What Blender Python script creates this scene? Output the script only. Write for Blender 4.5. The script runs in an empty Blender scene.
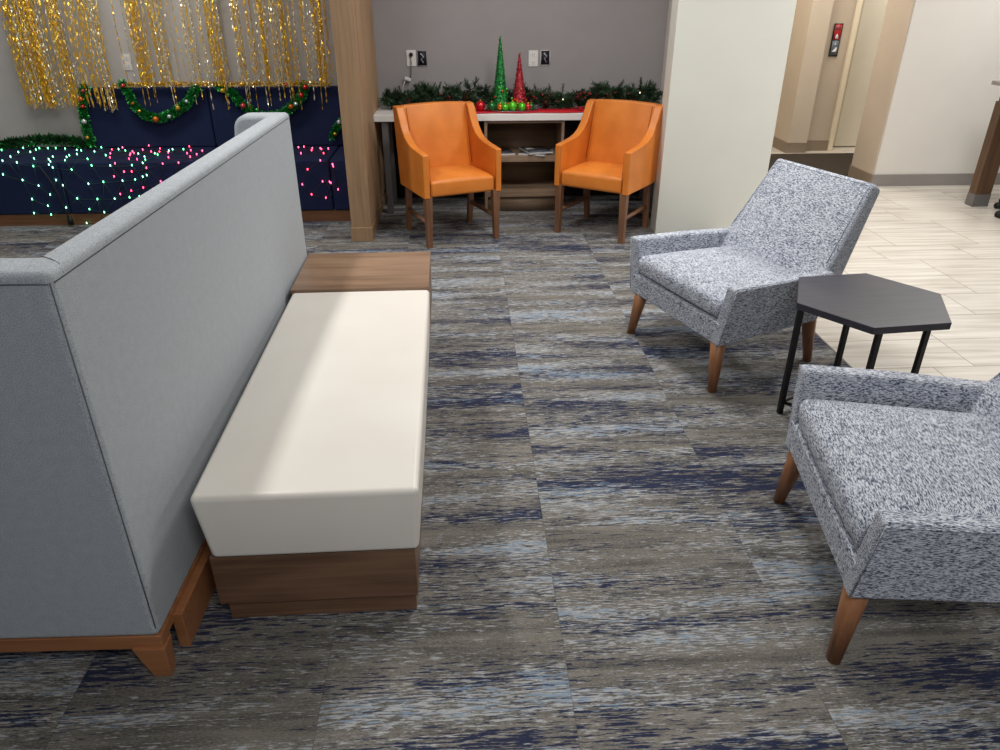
import bpy, bmesh, math, random
from mathutils import Vector, Matrix
PI = math.pi
rnd = random.Random(7)
SC = bpy.context.scene
C = SC.collection

# ------------------------------------------------------------ camera, world, lights, exposure
CAM_H = 1.6
cam_d = bpy.data.cameras.new('camera'); cam = bpy.data.objects.new('camera', cam_d); C.objects.link(cam)
cam_d.sensor_fit = 'HORIZONTAL'; cam_d.sensor_width = 36.0; cam_d.lens = 36.0 * 728 / 1000
cam_d.clip_start = 0.02; cam_d.clip_end = 100
cam.location = (0, 0, CAM_H)
cam.rotation_euler = (math.radians(90 - 27.93), 0, math.radians(-3.0))
SC.camera = cam
SC.view_settings.view_transform = 'Standard'
SC.view_settings.look = 'None'
SC.view_settings.gamma = 1
SC.view_settings.use_curve_mapping = False
SC.view_settings.exposure = 0.13

w = bpy.data.worlds.new('world'); SC.world = w; w.use_nodes = True
w.node_tree.nodes['Background'].inputs[0].default_value = (0.80, 0.86, 1.0, 1)
w.node_tree.nodes['Background'].inputs[1].default_value = 0.20

def area(name, loc, sx, sy, power, col=(1, 0.975, 0.94), rot=(0, 0, 0), spread=180):
    d = bpy.data.lights.new(name, 'AREA'); d.shape = 'RECTANGLE'; d.size = sx; d.size_y = sy
    d.energy = power; d.color = col; d.spread = math.radians(spread)
    o = bpy.data.objects.new(name, d); C.objects.link(o); o.location = loc; o.rotation_euler = rot
    return o
area('ceiling_light_booth', (-1.40, 2.7, 2.66), 0.14, 1.6, 31)
area('ceiling_light_centre', (0.9, 3.5, 2.66), 0.5, 0.5, 34)
area('ceiling_light_tile', (3.2, 4.1, 2.66), 0.6, 1.2, 46)
area('ceiling_light_far', (4.8, 5.6, 2.66), 0.6, 0.6, 24)
area('ceiling_light_fringe', (-2.3, 5.0, 2.66), 1.4, 0.2, 24)
area('ceiling_light_alcove', (0.4, 5.0, 2.66), 0.6, 0.3, 14)
area('ceiling_light_lobby', (3.0, 7.4, 2.66), 0.5, 0.8, 30, (1, 0.93, 0.82))
area('ceiling_light_lobby_end', (4.5, 7.7, 2.66), 0.4, 0.4, 14, (1, 0.95, 0.86))
area('fill_light_behind', (0.6, -0.6, 2.66), 1.0, 0.6, 36)  # added fill behind the camera, brightens faces turned towards it

# ------------------------------------------------------------ materials
def newmat(name):
    m = bpy.data.materials.new(name); m.use_nodes = True
    nt = m.node_tree; b = nt.nodes['Principled BSDF']
    return m, nt, b
def N(nt, t, **kw):
    n = nt.nodes.new(t)
    for k, v in kw.items(): setattr(n, k, v)
    return n
def L(nt, a, b): nt.links.new(a, b)
def coords(nt, scale=(1, 1, 1), rot=(0, 0, 0), loc=(0, 0, 0)):
    tc = N(nt, 'ShaderNodeTexCoord'); mp = N(nt, 'ShaderNodeMapping')
    mp.inputs['Scale'].default_value = scale; mp.inputs['Rotation'].default_value = rot; mp.inputs['Location'].default_value = loc
    L(nt, tc.outputs['Object'], mp.inputs['Vector']); return mp.outputs['Vector']
def noise(nt, vec, scale=5, detail=2, rough=0.5, dist=0):
    n = N(nt, 'ShaderNodeTexNoise'); n.inputs['Scale'].default_value = scale
    n.inputs['Detail'].default_value = detail; n.inputs['Roughness'].default_value = rough
    n.inputs['Distortion'].default_value = dist
    if vec is not None: L(nt, vec, n.inputs['Vector'])
    return n.outputs['Fac']
def ramp(nt, fac, stops, interp='LINEAR'):
    r = N(nt, 'ShaderNodeValToRGB'); cr = r.color_ramp; cr.interpolation = interp
    while len(cr.elements) < len(stops): cr.elements.new(0.5)
    for e, (p, c) in zip(cr.elements, stops): e.position = p; e.color = (*c, 1) if len(c) == 3 else c
    L(nt, fac, r.inputs['Fac']); return r.outputs['Color']
def bump(nt, b, h, strength=0.2, dist=0.002):
    bp = N(nt, 'ShaderNodeBump'); bp.inputs['Strength'].default_value = strength; bp.inputs['Distance'].default_value = dist
    L(nt, h, bp.inputs['Height']); L(nt, bp.outputs['Normal'], b.inputs['Normal'])
def mth(nt, op, a, b=None, c=None):
    n = N(nt, 'ShaderNodeMath', operation=op)
    for i, v in enumerate((a, b, c)):
        if v is None: continue
        if isinstance(v, (int, float)): n.inputs[i].default_value = v
        else: L(nt, v, n.inputs[i])
    return n.outputs[0]
def mix(nt, f, a, b):
    n = N(nt, 'ShaderNodeMix', data_type='RGBA')
    for s, v in ((n.inputs[0], f), (n.inputs[6], a), (n.inputs[7], b)):
        if isinstance(v, (int, float)): s.default_value = v
        elif isinstance(v, tuple): s.default_value = (*v, 1)
        else: L(nt, v, s)
    return n.outputs[2]
def s2l(r, g, b):
    f = lambda c: (c / 255 / 12.92) if c / 255 <= 0.04045 else ((c / 255 + 0.055) / 1.055) ** 2.4
    return (f(r), f(g), f(b))

def plain(name, col, rough=0.5, metal=0.0, var=0.06, vscale=20, bmp=0.0, spec=0.5, coat=0):
    m, nt, b = newmat(name)
    v = coords(nt); n = noise(nt, v, vscale, 3)
    lo = tuple(max(0, c * (1 - var)) for c in col); hi = tuple(min(1, c * (1 + var)) for c in col)
    L(nt, ramp(nt, n, [(0.3, lo), (0.7, hi)]), b.inputs['Base Color'])
    b.inputs['Roughness'].default_value = rough; b.inputs['Metallic'].default_value = metal
    b.inputs['Specular IOR Level'].default_value = spec
    if coat: b.inputs['Coat Weight'].default_value = coat; b.inputs['Coat Roughness'].default_value = 0.2
    if bmp: bump(nt, b, noise(nt, v, vscale * 8, 2), bmp, 0.002)
    return m
def wood(name, c1, c2, axis=0, rough=0.4, scale=1.0, bmp=0.05, lines=60):
    m, nt, b = newmat(name)
    s = [lines * scale, lines * scale, lines * scale]; s[axis] = 2.0 * scale
    v = coords(nt, tuple(s)); n = noise(nt, v, 1.0, 6, 0.6, 0.4)
    s2 = [7 * scale] * 3; s2[axis] = 1.1 * scale
    n2 = noise(nt, coords(nt, tuple(s2)), 1.0, 3, 0.5, 1.2)
    f = mth(nt, 'ADD', mth(nt, 'MULTIPLY', n, 0.5), mth(nt, 'MULTIPLY', n2, 0.5))
    L(nt, ramp(nt, f, [(0.36, c1), (0.62, c2)]), b.inputs['Base Color'])
    b.inputs['Roughness'].default_value = rough
    bump(nt, b, n, bmp, 0.001)
    return m
def tweed(name, axis, dark, mid, light, bias=0.0):
    # woven tweed: short dark threads running along one local axis
    m, nt, b = newmat(name)
    s = [390, 390, 390]; s[axis] = 70
    v = coords(nt, tuple(s)); n = noise(nt, v, 1.0, 2, 0.6)
    s2 = [380, 380, 380]; s2[axis] = 150
    n2 = noise(nt, coords(nt, tuple(s2), loc=(3, 7, 1)), 1.0, 1, 0.5)
    n3 = noise(nt, coords(nt, (22, 22, 22)), 1.0, 2)
    f = mth(nt, 'ADD', mth(nt, 'ADD', mth(nt, 'MULTIPLY', n, 0.62), mth(nt, 'MULTIPLY', n2, 0.30)), mth(nt, 'MULTIPLY', n3, 0.08))
    col = ramp(nt, f, [(0.385 + bias, dark), (0.465 + bias, mid), (0.535 + bias, light), (0.64 + bias, tuple(min(1, c * 1.12) for c in light))])
    L(nt, col, b.inputs['Base Color']); b.inputs['Roughness'].default_value = 0.92
    b.inputs['Specular IOR Level'].default_value = 0.15
    b.inputs['Sheen Weight'].default_value = 0.1
    bump(nt, b, n, 0.35, 0.002)
    return m

M = {}
M['wall_grey'] = plain('wall_grey_paint', s2l(160, 156, 157), 0.85, var=0.02, vscale=6, bmp=0.03, spec=0.2)
M['wall_booth'] = plain('wall_taupe_paint', s2l(196, 194, 191), 0.85, var=0.02, vscale=6, bmp=0.03, spec=0.2)
M['wall_white'] = plain('wall_white_paint', s2l(222, 219, 213), 0.8, var=0.015, vscale=5, bmp=0.03, spec=0.25)
M['column'] = plain('column_paint', s2l(216, 217, 209), 0.75, var=0.015, vscale=4, bmp=0.03, spec=0.25)
M['lobby_tan'] = plain('lobby_tan_paint', s2l(204, 192, 176), 0.75, var=0.03, vscale=4, spec=0.25)
M['lobby_tan2'] = plain('lobby_frame_paint', s2l(196, 183, 168), 0.6, var=0.03, vscale=4, spec=0.3)
M['lobby_door'] = plain('lobby_door_paint', s2l(226, 222, 210), 0.6, var=0.02, vscale=4, spec=0.3)
M['cream'] = plain('cream_trim_paint', s2l(235, 226, 204), 0.5, var=0.02, vscale=4)
M['base_grey'] = plain('grey_vinyl_baseboard', s2l(142, 137, 134), 0.5, var=0.04, vscale=8)
M['base_taupe'] = plain('taupe_baseboard', s2l(140, 126, 110), 0.5, var=0.04, vscale=8)
M['ceil'] = plain('ceiling_tile', s2l(225, 224, 220), 0.9, var=0.02, vscale=30)
M['walnut'] = wood('walnut_laminate', s2l(92, 67, 50), s2l(134, 101, 78), 0, 0.38, 0.9)
M['walnut_top'] = wood('walnut_laminate_top', s2l(116, 91, 72), s2l(160, 131, 108), 0, 0.35, 0.9, lines=40)
M['walnut_y'] = wood('walnut_side', s2l(100, 70, 50), s2l(145, 106, 78), 1, 0.38, 0.9)
M['cherry'] = wood('cherry_wood', s2l(142, 92, 58), s2l(176, 120, 80), 0, 0.35, 1.0)
M['leg_wood'] = wood('walnut_leg', s2l(122, 80, 52), s2l(160, 110, 74), 2, 0.35, 1.0)
M['chair_leg'] = wood('dark_chair_leg', s2l(98, 66, 46), s2l(138, 98, 70), 2, 0.4, 1.0)
M['oak'] = wood('light_oak_panel', s2l(142, 114, 86), s2l(168, 138, 106), 2, 0.5, 1.0, lines=50)
M['shelf_wood'] = wood('shelf_taupe_wood', s2l(128, 106, 86), s2l(160, 136, 112), 0, 0.5, 1.0)
M['booth_wood'] = wood('booth_base_wood', s2l(104, 70, 46), s2l(136, 94, 64), 0, 0.45, 1.0)
M['dark_post'] = wood('dark_table_wood', s2l(70, 50, 34), s2l(100, 74, 52), 2, 0.45, 1.0)
M['steel'] = plain('brushed_steel', s2l(150, 146, 142), 0.4, 0.8, var=0.05)
M['grey_metal'] = plain('grey_metal', s2l(120, 118, 118), 0.45, 0.4, var=0.04)
M['black'] = plain('black_metal', s2l(22, 22, 24), 0.42, 0.2, var=0.1)
M['black_rubber'] = plain('black_rubber', s2l(20, 20, 22), 0.6)
M['white_top'] = plain('white_solid_surface', s2l(240, 238, 235), 0.35, var=0.02, vscale=9)
M['plastic_white'] = plain('white_plastic', s2l(232, 230, 228), 0.4, var=0.02)
M['navy'] = plain('navy_fabric', s2l(32, 42, 74), 0.85, var=0.12, vscale=120, bmp=0.15, spec=0.15)
M['navy_seam'] = plain('navy_welt', s2l(24, 29, 54), 0.8, var=0.1)
M['red_cloth'] = plain('red_satin_ribbon', s2l(206, 28, 44), 0.45, var=0.08, vscale=30)
M['pine'] = plain('pine_needles', s2l(38, 66, 38), 0.6, var=0.45, vscale=14)
M['cone_brown'] = plain('pine_cone', s2l(92, 58, 42), 0.7, var=0.3, vscale=60)
M['twig'] = plain('dark_twig', s2l(44, 34, 30), 0.7)
M['berry'] = plain('dark_red_berry', s2l(140, 30, 34), 0.35)
M['paper'] = plain('magazine_paper', s2l(206, 206, 208), 0.4, var=0.03)
M['print_dark'] = plain('magazine_print', s2l(80, 84, 92), 0.4, var=0.6, vscale=45)
M['glass_dark'] = plain('dark_socket', s2l(24, 28, 44), 0.5)
M['silver'] = plain('silver_tray', s2l(200, 198, 200), 0.25, 0.9, var=0.03)
M['sign_red'] = plain('sign_red', s2l(190, 30, 42), 0.4)
M['sign_dull'] = plain('sign_dull_red', s2l(150, 60, 66), 0.4)
M['sign_grey'] = plain('sign_grey', s2l(96, 106, 118), 0.4)
M['sign_white'] = plain('sign_white', s2l(220, 224, 230), 0.4)
M['lobby_mat'] = plain('dark_mat', s2l(62, 56, 50), 0.95, var=0.2, vscale=70, bmp=0.2, spec=0.1)
M['under_counter_shade'] = plain('counter_shade_panel', s2l(52, 52, 52), 0.6)
M['seam'] = plain('grey_seam_thread', s2l(96, 99, 104), 0.9)

def leather():
    m, nt, b = newmat('orange_leather')
    v = coords(nt)
    n = noise(nt, v, 7, 3); L(nt, ramp(nt, n, [(0.3, s2l(208, 118, 40)), (0.7, s2l(224, 134, 52))]), b.inputs['Base Color'])
    b.inputs['Roughness'].default_value = 0.42; b.inputs['Specular IOR Level'].default_value = 0.45
    bump(nt, b, noise(nt, v, 260, 3), 0.12, 0.001); return m
M['leather'] = leather()
def vinyl():
    m, nt, b = newmat('cream_vinyl'); v = coords(nt)
    L(nt, ramp(nt, noise(nt, v, 3, 3), [(0.3, s2l(232, 227, 218)), (0.7, s2l(238, 234, 226))]), b.inputs['Base Color'])
    b.inputs['Roughness'].default_value = 0.34
    bump(nt, b, noise(nt, v, 500, 2), 0.04, 0.001); return m
M['vinyl'] = vinyl()
def felt():
    m, nt, b = newmat('light_grey_felt'); v = coords(nt)
    n1 = noise(nt, v, 420, 3, 0.7); n2 = noise(nt, v, 40, 3, 0.6)
    f = mth(nt, 'ADD', mth(nt, 'MULTIPLY', n1, 0.9), mth(nt, 'MULTIPLY', n2, 0.1))
    L(nt, ramp(nt, f, [(0.34, s2l(126, 133, 141)), (0.5, s2l(166, 173, 180)), (0.66, s2l(196, 201, 206))]), b.inputs['Base Color'])
    b.inputs['Roughness'].default_value = 0.95; b.inputs['Specular IOR Level'].default_value = 0.1
    b.inputs['Sheen Weight'].default_value = 0.15
    bump(nt, b, n1, 0.25, 0.002); return m
M['felt'] = felt()
TW = dict(dark=s2l(40, 48, 70), mid=s2l(118, 127, 146), light=s2l(206, 211, 220))
M['tweed_x'] = tweed('grey_tweed', 0, **TW)
M['tweed_y'] = tweed('grey_tweed_side', 1, **TW)
def charcoal():
    m, nt, b = newmat('charcoal_laminate')
    n = noise(nt, coords(nt, (3, 40, 40)), 1.5, 5, 0.6, 0.5)
    L(nt, ramp(nt, n, [(0.35, s2l(46, 45, 55)), (0.65, s2l(57, 56, 68))]), b.inputs['Base Color'])
    b.inputs['Roughness'].default_value = 0.45; bump(nt, b, n, 0.06, 0.001); return m
M['charcoal'] = charcoal()
def metallic(name, col, rough):
    m, nt, b = newmat(name); v = coords(nt)
    L(nt, ramp(nt, noise(nt, v, 60, 2), [(0.3, tuple(c * 0.75 for c in col)), (0.7, col)]), b.inputs['Base Color'])
    b.inputs['Metallic'].default_value = 0.6; b.inputs['Roughness'].default_value = rough; return m
M['gold'] = metallic('gold_foil', s2l(255, 208, 60), 0.28)
M['silver_foil'] = metallic('pale_foil', s2l(250, 240, 205), 0.25)
M['green_foil'] = metallic('green_tinsel', s2l(60, 190, 90), 0.3)
M['darkgreen_foil'] = metallic('dark_green_tinsel', s2l(36, 130, 60), 0.35)
for nm, c in (('red', (200, 24, 36)), ('green', (90, 200, 40)), ('darkgreen', (20, 110, 50)), ('orange', (214, 110, 30)), ('gold', (226, 180, 60)), ('pink', (214, 70, 84)), ('white', (226, 230, 240))):
    M['ball_' + nm] = plain('ornament_' + nm, s2l(*c), 0.22, 0.45, var=0.05, coat=0.4)
def beads(name, c1, c2):
    m, nt, b = newmat(name)
    vo = N(nt, 'ShaderNodeTexVoronoi'); vo.inputs['Scale'].default_value = 95
    L(nt, coords(nt), vo.inputs['Vector'])
    L(nt, ramp(nt, vo.outputs['Distance'], [(0.25, c2), (0.6, c1)]), b.inputs['Base Color'])
    b.inputs['Roughness'].default_value = 0.3; b.inputs['Metallic'].default_value = 0.4
    bump(nt, b, vo.outputs['Distance'], 0.8, 0.004); return m
M['tree_green'] = beads('green_glitter_cone', s2l(12, 84, 40), s2l(50, 176, 84))
M['tree_red'] = beads('red_glitter_cone', s2l(130, 14, 34), s2l(226, 70, 84))
def emit(name, col, strength):
    m, nt, b = newmat(name)
    b.inputs['Base Color'].default_value = (*col, 1); b.inputs['Emission Color'].default_value = (*col, 1)
    b.inputs['Emission Strength'].default_value = strength; return m
M['bulb_green'] = emit('green_bulb', (0.22, 1.0, 0.50), 6)
M['bulb_red'] = emit('red_bulb', (1.0, 0.06, 0.14), 9)
M['bulb_warm'] = emit('warm_bulb', (1.0, 0.85, 0.6), 3)

def carpet():
    m, nt, b = newmat('striated_carpet_tiles')
    T = 0.637
    tc = N(nt, 'ShaderNodeTexCoord'); sp = N(nt, 'ShaderNodeSeparateXYZ'); L(nt, tc.outputs['Object'], sp.inputs[0])
    X, Y = sp.outputs[0], sp.outputs[1]
    xi = mth(nt, 'DIVIDE', mth(nt, 'SUBTRACT', X, 0.249), T); ci = mth(nt, 'FLOOR', xi)
    yo = mth(nt, 'MULTIPLY', ci, 0.31)
    yi = mth(nt, 'DIVIDE', mth(nt, 'ADD', Y, yo), T); ri = mth(nt, 'FLOOR', yi)
    wn = N(nt, 'ShaderNodeTexWhiteNoise', noise_dimensions='2D')
    cb = N(nt, 'ShaderNodeCombineXYZ'); L(nt, ci, cb.inputs[0]); L(nt, ri, cb.inputs[1]); L(nt, cb.outputs[0], wn.inputs['Vector'])
    r = wn.outputs['Value']
    def nz(sx, sy, seed, detail=2, rough=0.5):
        c = N(nt, 'ShaderNodeCombineXYZ')
        L(nt, mth(nt, 'MULTIPLY', X, sx), c.inputs[0])
        L(nt, mth(nt, 'ADD', mth(nt, 'MULTIPLY', Y, sy), mth(nt, 'MULTIPLY', r, 37.0)), c.inputs[1])
        L(nt, mth(nt, 'ADD', mth(nt, 'MULTIPLY', r, 11.0), seed), c.inputs[2])
        return noise(nt, c.outputs[0], 1.0, detail, rough)
    band = nz(0.9, 7.5, 0.0, 2, 0.5)          # broad bands
    band2 = nz(1.3, 10.0, 9.0, 2, 0.5)
    fine = nz(13, 150, 3.0, 3, 0.7)          # thread streaks
    fine2 = nz(24, 190, 5.0, 3, 0.7)
    fine3 = nz(14, 140, 15.0, 3, 0.7)
    tiny = nz(110, 330, 2.0, 1, 0.5)
    base = ramp(nt, mth(nt, 'ADD', mth(nt, 'MULTIPLY', nz(3, 30, 21, 3), 0.6), mth(nt, 'MULTIPLY', tiny, 0.4)),
                [(0.36, s2l(86, 84, 81)), (0.62, s2l(134, 130, 123))])
    # navy threads where band is high
    nvh = mth(nt, 'MULTIPLY', mth(nt, 'ADD', mth(nt, 'MULTIPLY', band, 0.85), mth(nt, 'MULTIPLY', fine, 1.25)), 0.5)
    navy_f = ramp(nt, nvh, [(0.551, (0, 0, 0)), (0.582, (0.95, 0.95, 0.95))])
    lt = mth(nt, 'MULTIPLY', mth(nt, 'ADD', mth(nt, 'MULTIPLY', band2, 0.7), mth(nt, 'MULTIPLY', fine2, 1.3)), 0.5)
    light_f = ramp(nt, lt, [(0.522, (0, 0, 0)), (0.565, (0.9, 0.9, 0.9))])
    bl = mth(nt, 'MULTIPLY', mth(nt, 'ADD', mth(nt, 'MULTIPLY', band2, 0.9), mth(nt, 'MULTIPLY', fine3, 1.2)), 0.5)
    blue_f = ramp(nt, bl, [(0.605, (0, 0, 0)), (0.635, (0.8, 0.8, 0.8))])
    col = mix(nt, light_f, base, s2l(176, 179, 182))
    col = mix(nt, navy_f, col, s2l(40, 47, 74))
    col = mix(nt, blue_f, col, s2l(128, 148, 168))
    # tile seams
    fx = mth(nt, 'ABSOLUTE', mth(nt, 'SUBTRACT', mth(nt, 'FRACT', xi), 0.5)); fy = mth(nt, 'ABSOLUTE', mth(nt, 'SUBTRACT', mth(nt, 'FRACT', yi), 0.5))
    sm = mth(nt, 'MULTIPLY', mth(nt, 'GREATER_THAN', mth(nt, 'MAXIMUM', fx, fy), 0.4975), 0.3)
    col = mix(nt, sm, col, s2l(60, 60, 64))
    L(nt, col, b.inputs['Base Color']); b.inputs['Roughness'].default_value = 0.97; b.inputs['Specular IOR Level'].default_value = 0.08
    bump(nt, b, mth(nt, 'ADD', fine, tiny), 0.5, 0.003)
    return m
M['carpet'] = carpet()
def tile():
    m, nt, b = newmat('wood_look_porcelain_tile')
    v = coords(nt, loc=(0.0, 0.065, 0))
    bk = N(nt, 'ShaderNodeTexBrick'); L(nt, v, bk.inputs['Vector'])
    bk.offset = 0.34; bk.offset_frequency = 3; bk.squash = 1
    bk.inputs['Scale'].default_value = 1; bk.inputs['Brick Width'].default_value = 0.61; bk.inputs['Row Height'].default_value = 0.305
    bk.inputs['Mortar Size'].default_value = 0.0022; bk.inputs['Mortar Smooth'].default_value = 0.1; bk.inputs['Bias'].default_value = 0
    bk.inputs['Color1'].default_value = (0, 0, 0, 1); bk.inputs['Color2'].default_value = (1, 1, 1, 1); bk.inputs['Mortar'].default_value = (0.5, 0.5, 0.5, 1)
    sp = N(nt, 'ShaderNodeSeparateXYZ'); L(nt, v, sp.inputs[0])
    c = N(nt, 'ShaderNodeCombineXYZ'); L(nt, mth(nt, 'MULTIPLY', sp.outputs[0], 1.6), c.inputs[0]); L(nt, mth(nt, 'MULTIPLY', sp.outputs[1], 26), c.inputs[1])
    L(nt, mth(nt, 'MULTIPLY', bk.outputs['Color'], 9.0), c.inputs[2])
    n = noise(nt, c.outputs[0], 1.0, 4, 0.55, 0.3)
    base = ramp(nt, n, [(0.3, s2l(180, 172, 162)), (0.5, s2l(210, 205, 197)), (0.72, s2l(226, 223, 217))])
    tone = mix(nt, mth(nt, 'MULTIPLY', bk.outputs['Color'], 0.10), base, s2l(206, 190, 170))
    L(nt, mix(nt, bk.outputs['Fac'], tone, s2l(128, 118, 108)), b.inputs['Base Color'])
    b.inputs['Roughness'].default_value = 0.3; b.inputs['Specular IOR Level'].default_value = 0.5
    bump(nt, b, mth(nt, 'SUBTRACT', 1.0, bk.outputs['Fac']), 0.3, 0.002)
    return m
M['tile'] = tile()

# ------------------------------------------------------------ helpers
def bx(bm, c, s, rot=None, taper=None):
    r = bmesh.ops.create_cube(bm, size=1)
    for v in r['verts']:
        x, y, z = v.co.x * s[0], v.co.y * s[1], v.co.z * s[2]
        if taper and v.co.z < 0: x *= taper; y *= taper
        p = Vector((x, y, z))
        if rot: p = rot @ p
        v.co = p + Vector(c)
    return r['verts']
def prism(bm, pts, a, b, axis='x'):
    """extrude polygon pts (2-D) along axis from a to b; for 'x' pts=(y,z); 'y' pts=(x,z); 'z' pts=(x,y)"""
    def mk(p, t):
        return {'x': (t, p[0], p[1]), 'y': (p[0], t, p[1]), 'z': (p[0], p[1], t)}[axis]
    va = [bm.verts.new(mk(p, a)) for p in pts]; vb = [bm.verts.new(mk(p, b)) for p in pts]
    n = len(pts)
    bm.faces.new(va); bm.faces.new(vb[::-1])
    for i in range(n): bm.faces.new((va[i], vb[i], vb[(i + 1) % n], va[(i + 1) % n]))
def hexa(bm, P):
    """8 points: 0-3 one face loop, 4-7 opposite loop"""
    v = [bm.verts.new(p) for p in P]
    for f in ((0, 1, 2, 3), (7, 6, 5, 4), (0, 4, 5, 1), (1, 5, 6, 2), (2, 6, 7, 3), (3, 7, 4, 0)):
        bm.faces.new([v[i] for i in f])
def tube(bm, pts, r, seg=6, r2=None):
    pts = [Vector(p) for p in pts]; rings = []
    up = Vector((0, 0, 1))
    for i, p in enumerate(pts):
        d = (pts[min(i + 1, len(pts) - 1)] - pts[max(i - 1, 0)]).normalized()
        a = d.cross(up)
        if a.length < 1e-3: a = d.cross(Vector((1, 0, 0)))
        a.normalize(); b2 = d.cross(a)
        rr = r if r2 is None else r + (r2 - r) * i / (len(pts) - 1)
        rings.append([bm.verts.new(p + (a * math.cos(t) + b2 * math.sin(t)) * rr) for t in [2 * PI * k / seg for k in range(seg)]])
    for i in range(len(rings) - 1):
        for k in range(seg): bm.faces.new((rings[i][k], rings[i][(k + 1) % seg], rings[i + 1][(k + 1) % seg], rings[i + 1][k]))
    bm.faces.new(rings[0][::-1]); bm.faces.new(rings[-1])
def lathe(bm, prof, c=(0, 0, 0), seg=20, sc=(1, 1)):
    rings = []
    for r, z in prof:
        if r < 1e-5: rings.append([bm.verts.new((c[0], c[1], c[2] + z))])
        else: rings.append([bm.verts.new((c[0] + r * sc[0] * math.cos(2 * PI * k / seg), c[1] + r * sc[1] * math.sin(2 * PI * k / seg), c[2] + z)) for k in range(seg)])
    for a, b in zip(rings, rings[1:]):
        for k in range(seg):
            k2 = (k + 1) % seg
            if len(a) == 1 and len(b) == 1: continue
            if len(a) == 1: bm.faces.new((a[0], b[k2], b[k]))
            elif len(b) == 1: bm.faces.new((a[k], a[k2], b[0]))
            else: bm.faces.new((a[k], a[k2], b[k2], b[k]))
def sphere(bm, c, r, seg=12, rings=8, sz=1):
    m = bmesh.ops.create_uvsphere(bm, u_segments=seg, v_segments=rings, radius=r)
    for v in m['verts']: v.co = Vector((v.co.x, v.co.y, v.co.z * sz)) + Vector(c)
def cushion(bm, x0, x1, y0, y1, z0, z1, puff=0.02, side=0.01, nx=10, ny=10, nz=4, trap=1.0):
    """soft box; trap scales the width at y1"""
    bmesh.ops.create_grid  # grid faces made by hand below
    idx = {}
    def vert(i, j, k):
        if (i, j, k) in idx: return idx[(i, j, k)]
        u, v, t = 2 * i / nx - 1, 2 * j / ny - 1, 2 * k / nz - 1
        xc = (x0 + x1) / 2; hw = (x1 - x0) / 2
        x = u * hw; y = y0 + (y1 - y0) * (v + 1) / 2; z = z0 + (z1 - z0) * (t + 1) / 2
        x *= 1 + (trap - 1) * (v + 1) / 2
        bu, bv = (1 - u ** 4), (1 - v ** 4)
        if t > 0: z += puff * bu * bv * t
        x += math.copysign(side * (1 - t * t) * bv, u) * (abs(u) ** 3)
        y += math.copysign(side * (1 - t * t) * bu, v) * (abs(v) ** 3)
        idx[(i, j, k)] = bm.verts.new((x + xc, y, z)); return idx[(i, j, k)]
    for i in range(nx):
        for j in range(ny):
            bm.faces.new((vert(i, j, 0), vert(i, j + 1, 0), vert(i + 1, j + 1, 0), vert(i + 1, j, 0)))
            bm.faces.new((vert(i, j, nz), vert(i + 1, j, nz), vert(i + 1, j + 1, nz), vert(i, j + 1, nz)))
    for i in range(nx):
        for k in range(nz):
            bm.faces.new((vert(i, 0, k), vert(i + 1, 0, k), vert(i + 1, 0, k + 1), vert(i, 0, k + 1)))
            bm.faces.new((vert(i, ny, k), vert(i, ny, k + 1), vert(i + 1, ny, k + 1), vert(i + 1, ny, k)))
    for j in range(ny):
        for k in range(nz):
            bm.faces.new((vert(0, j, k), vert(0, j, k + 1), vert(0, j + 1, k + 1), vert(0, j + 1, k)))
            bm.faces.new((vert(nx, j, k), vert(nx, j + 1, k), vert(nx, j + 1, k + 1), vert(nx, j, k + 1)))
def obj(name, bm, mat, parent=None, bevel=0, seg=2, smooth=True, loc=None, rotz=0, sub=0):
    bmesh.ops.recalc_face_normals(bm, faces=bm.faces)
    me = bpy.data.meshes.new(name); bm.to_mesh(me); bm.free()
    if smooth:
        for p in me.polygons: p.use_smooth = True
    me.materials.append(M[mat] if isinstance(mat, str) else mat)
    o = bpy.data.objects.new(name, me); C.objects.link(o)
    if parent: o.parent = parent
    if loc: o.location = loc
    if rotz: o.rotation_euler = (0, 0, rotz)
    if bevel:
        b = o.modifiers.new('bevel', 'BEVEL'); b.width = bevel; b.segments = seg; b.limit_method = 'ANGLE'; b.angle_limit = math.radians(28); b.harden_normals = smooth
    if sub:
        s = o.modifiers.new('sub', 'SUBSURF'); s.levels = sub; s.render_levels = sub
    return o
def box(name, c, s, mat, parent=None, bevel=0, seg=2, loc=None, rotz=0, rot=None):
    bm = bmesh.new(); bx(bm, c, s, rot); return obj(name, bm, mat, parent, bevel, seg, bool(bevel), loc, rotz)
def tag(o, label, cat, group=None, kind=None):
    o['label'] = label; o['category'] = cat
    if group: o['group'] = group
    if kind: o['kind'] = kind
    return o
def thing(name, label, cat, loc=(0, 0, 0), rotz=0, group=None):
    o = bpy.data.objects.new(name, None); C.objects.link(o); o.location = loc; o.rotation_euler = (0, 0, rotz)
    o.empty_display_size = 0.1
    return tag(o, label, cat, group)
def struct(o): o['kind'] = 'structure'; return o
def dup(root, label, loc, rotz, group=None):
    r = root.copy(); C.objects.link(r); r.location = loc; r.rotation_euler = (0, 0, rotz); r['label'] = label
    for ch in list(root.children):
        c = ch.copy(); C.objects.link(c); c.parent = r
        for g in ch.children:
            d = g.copy(); C.objects.link(d); d.parent = c
    return r
def slab(name, x0, x1, y0, y1, z0, z1, mat, parent=None, bevel=0, seg=2):
    return box(name, ((x0 + x1) / 2, (y0 + y1) / 2, (z0 + z1) / 2), (abs(x1 - x0), abs(y1 - y0), abs(z1 - z0)), mat, parent, bevel, seg)

# ------------------------------------------------------------ setting
CEIL = 2.7
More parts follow.
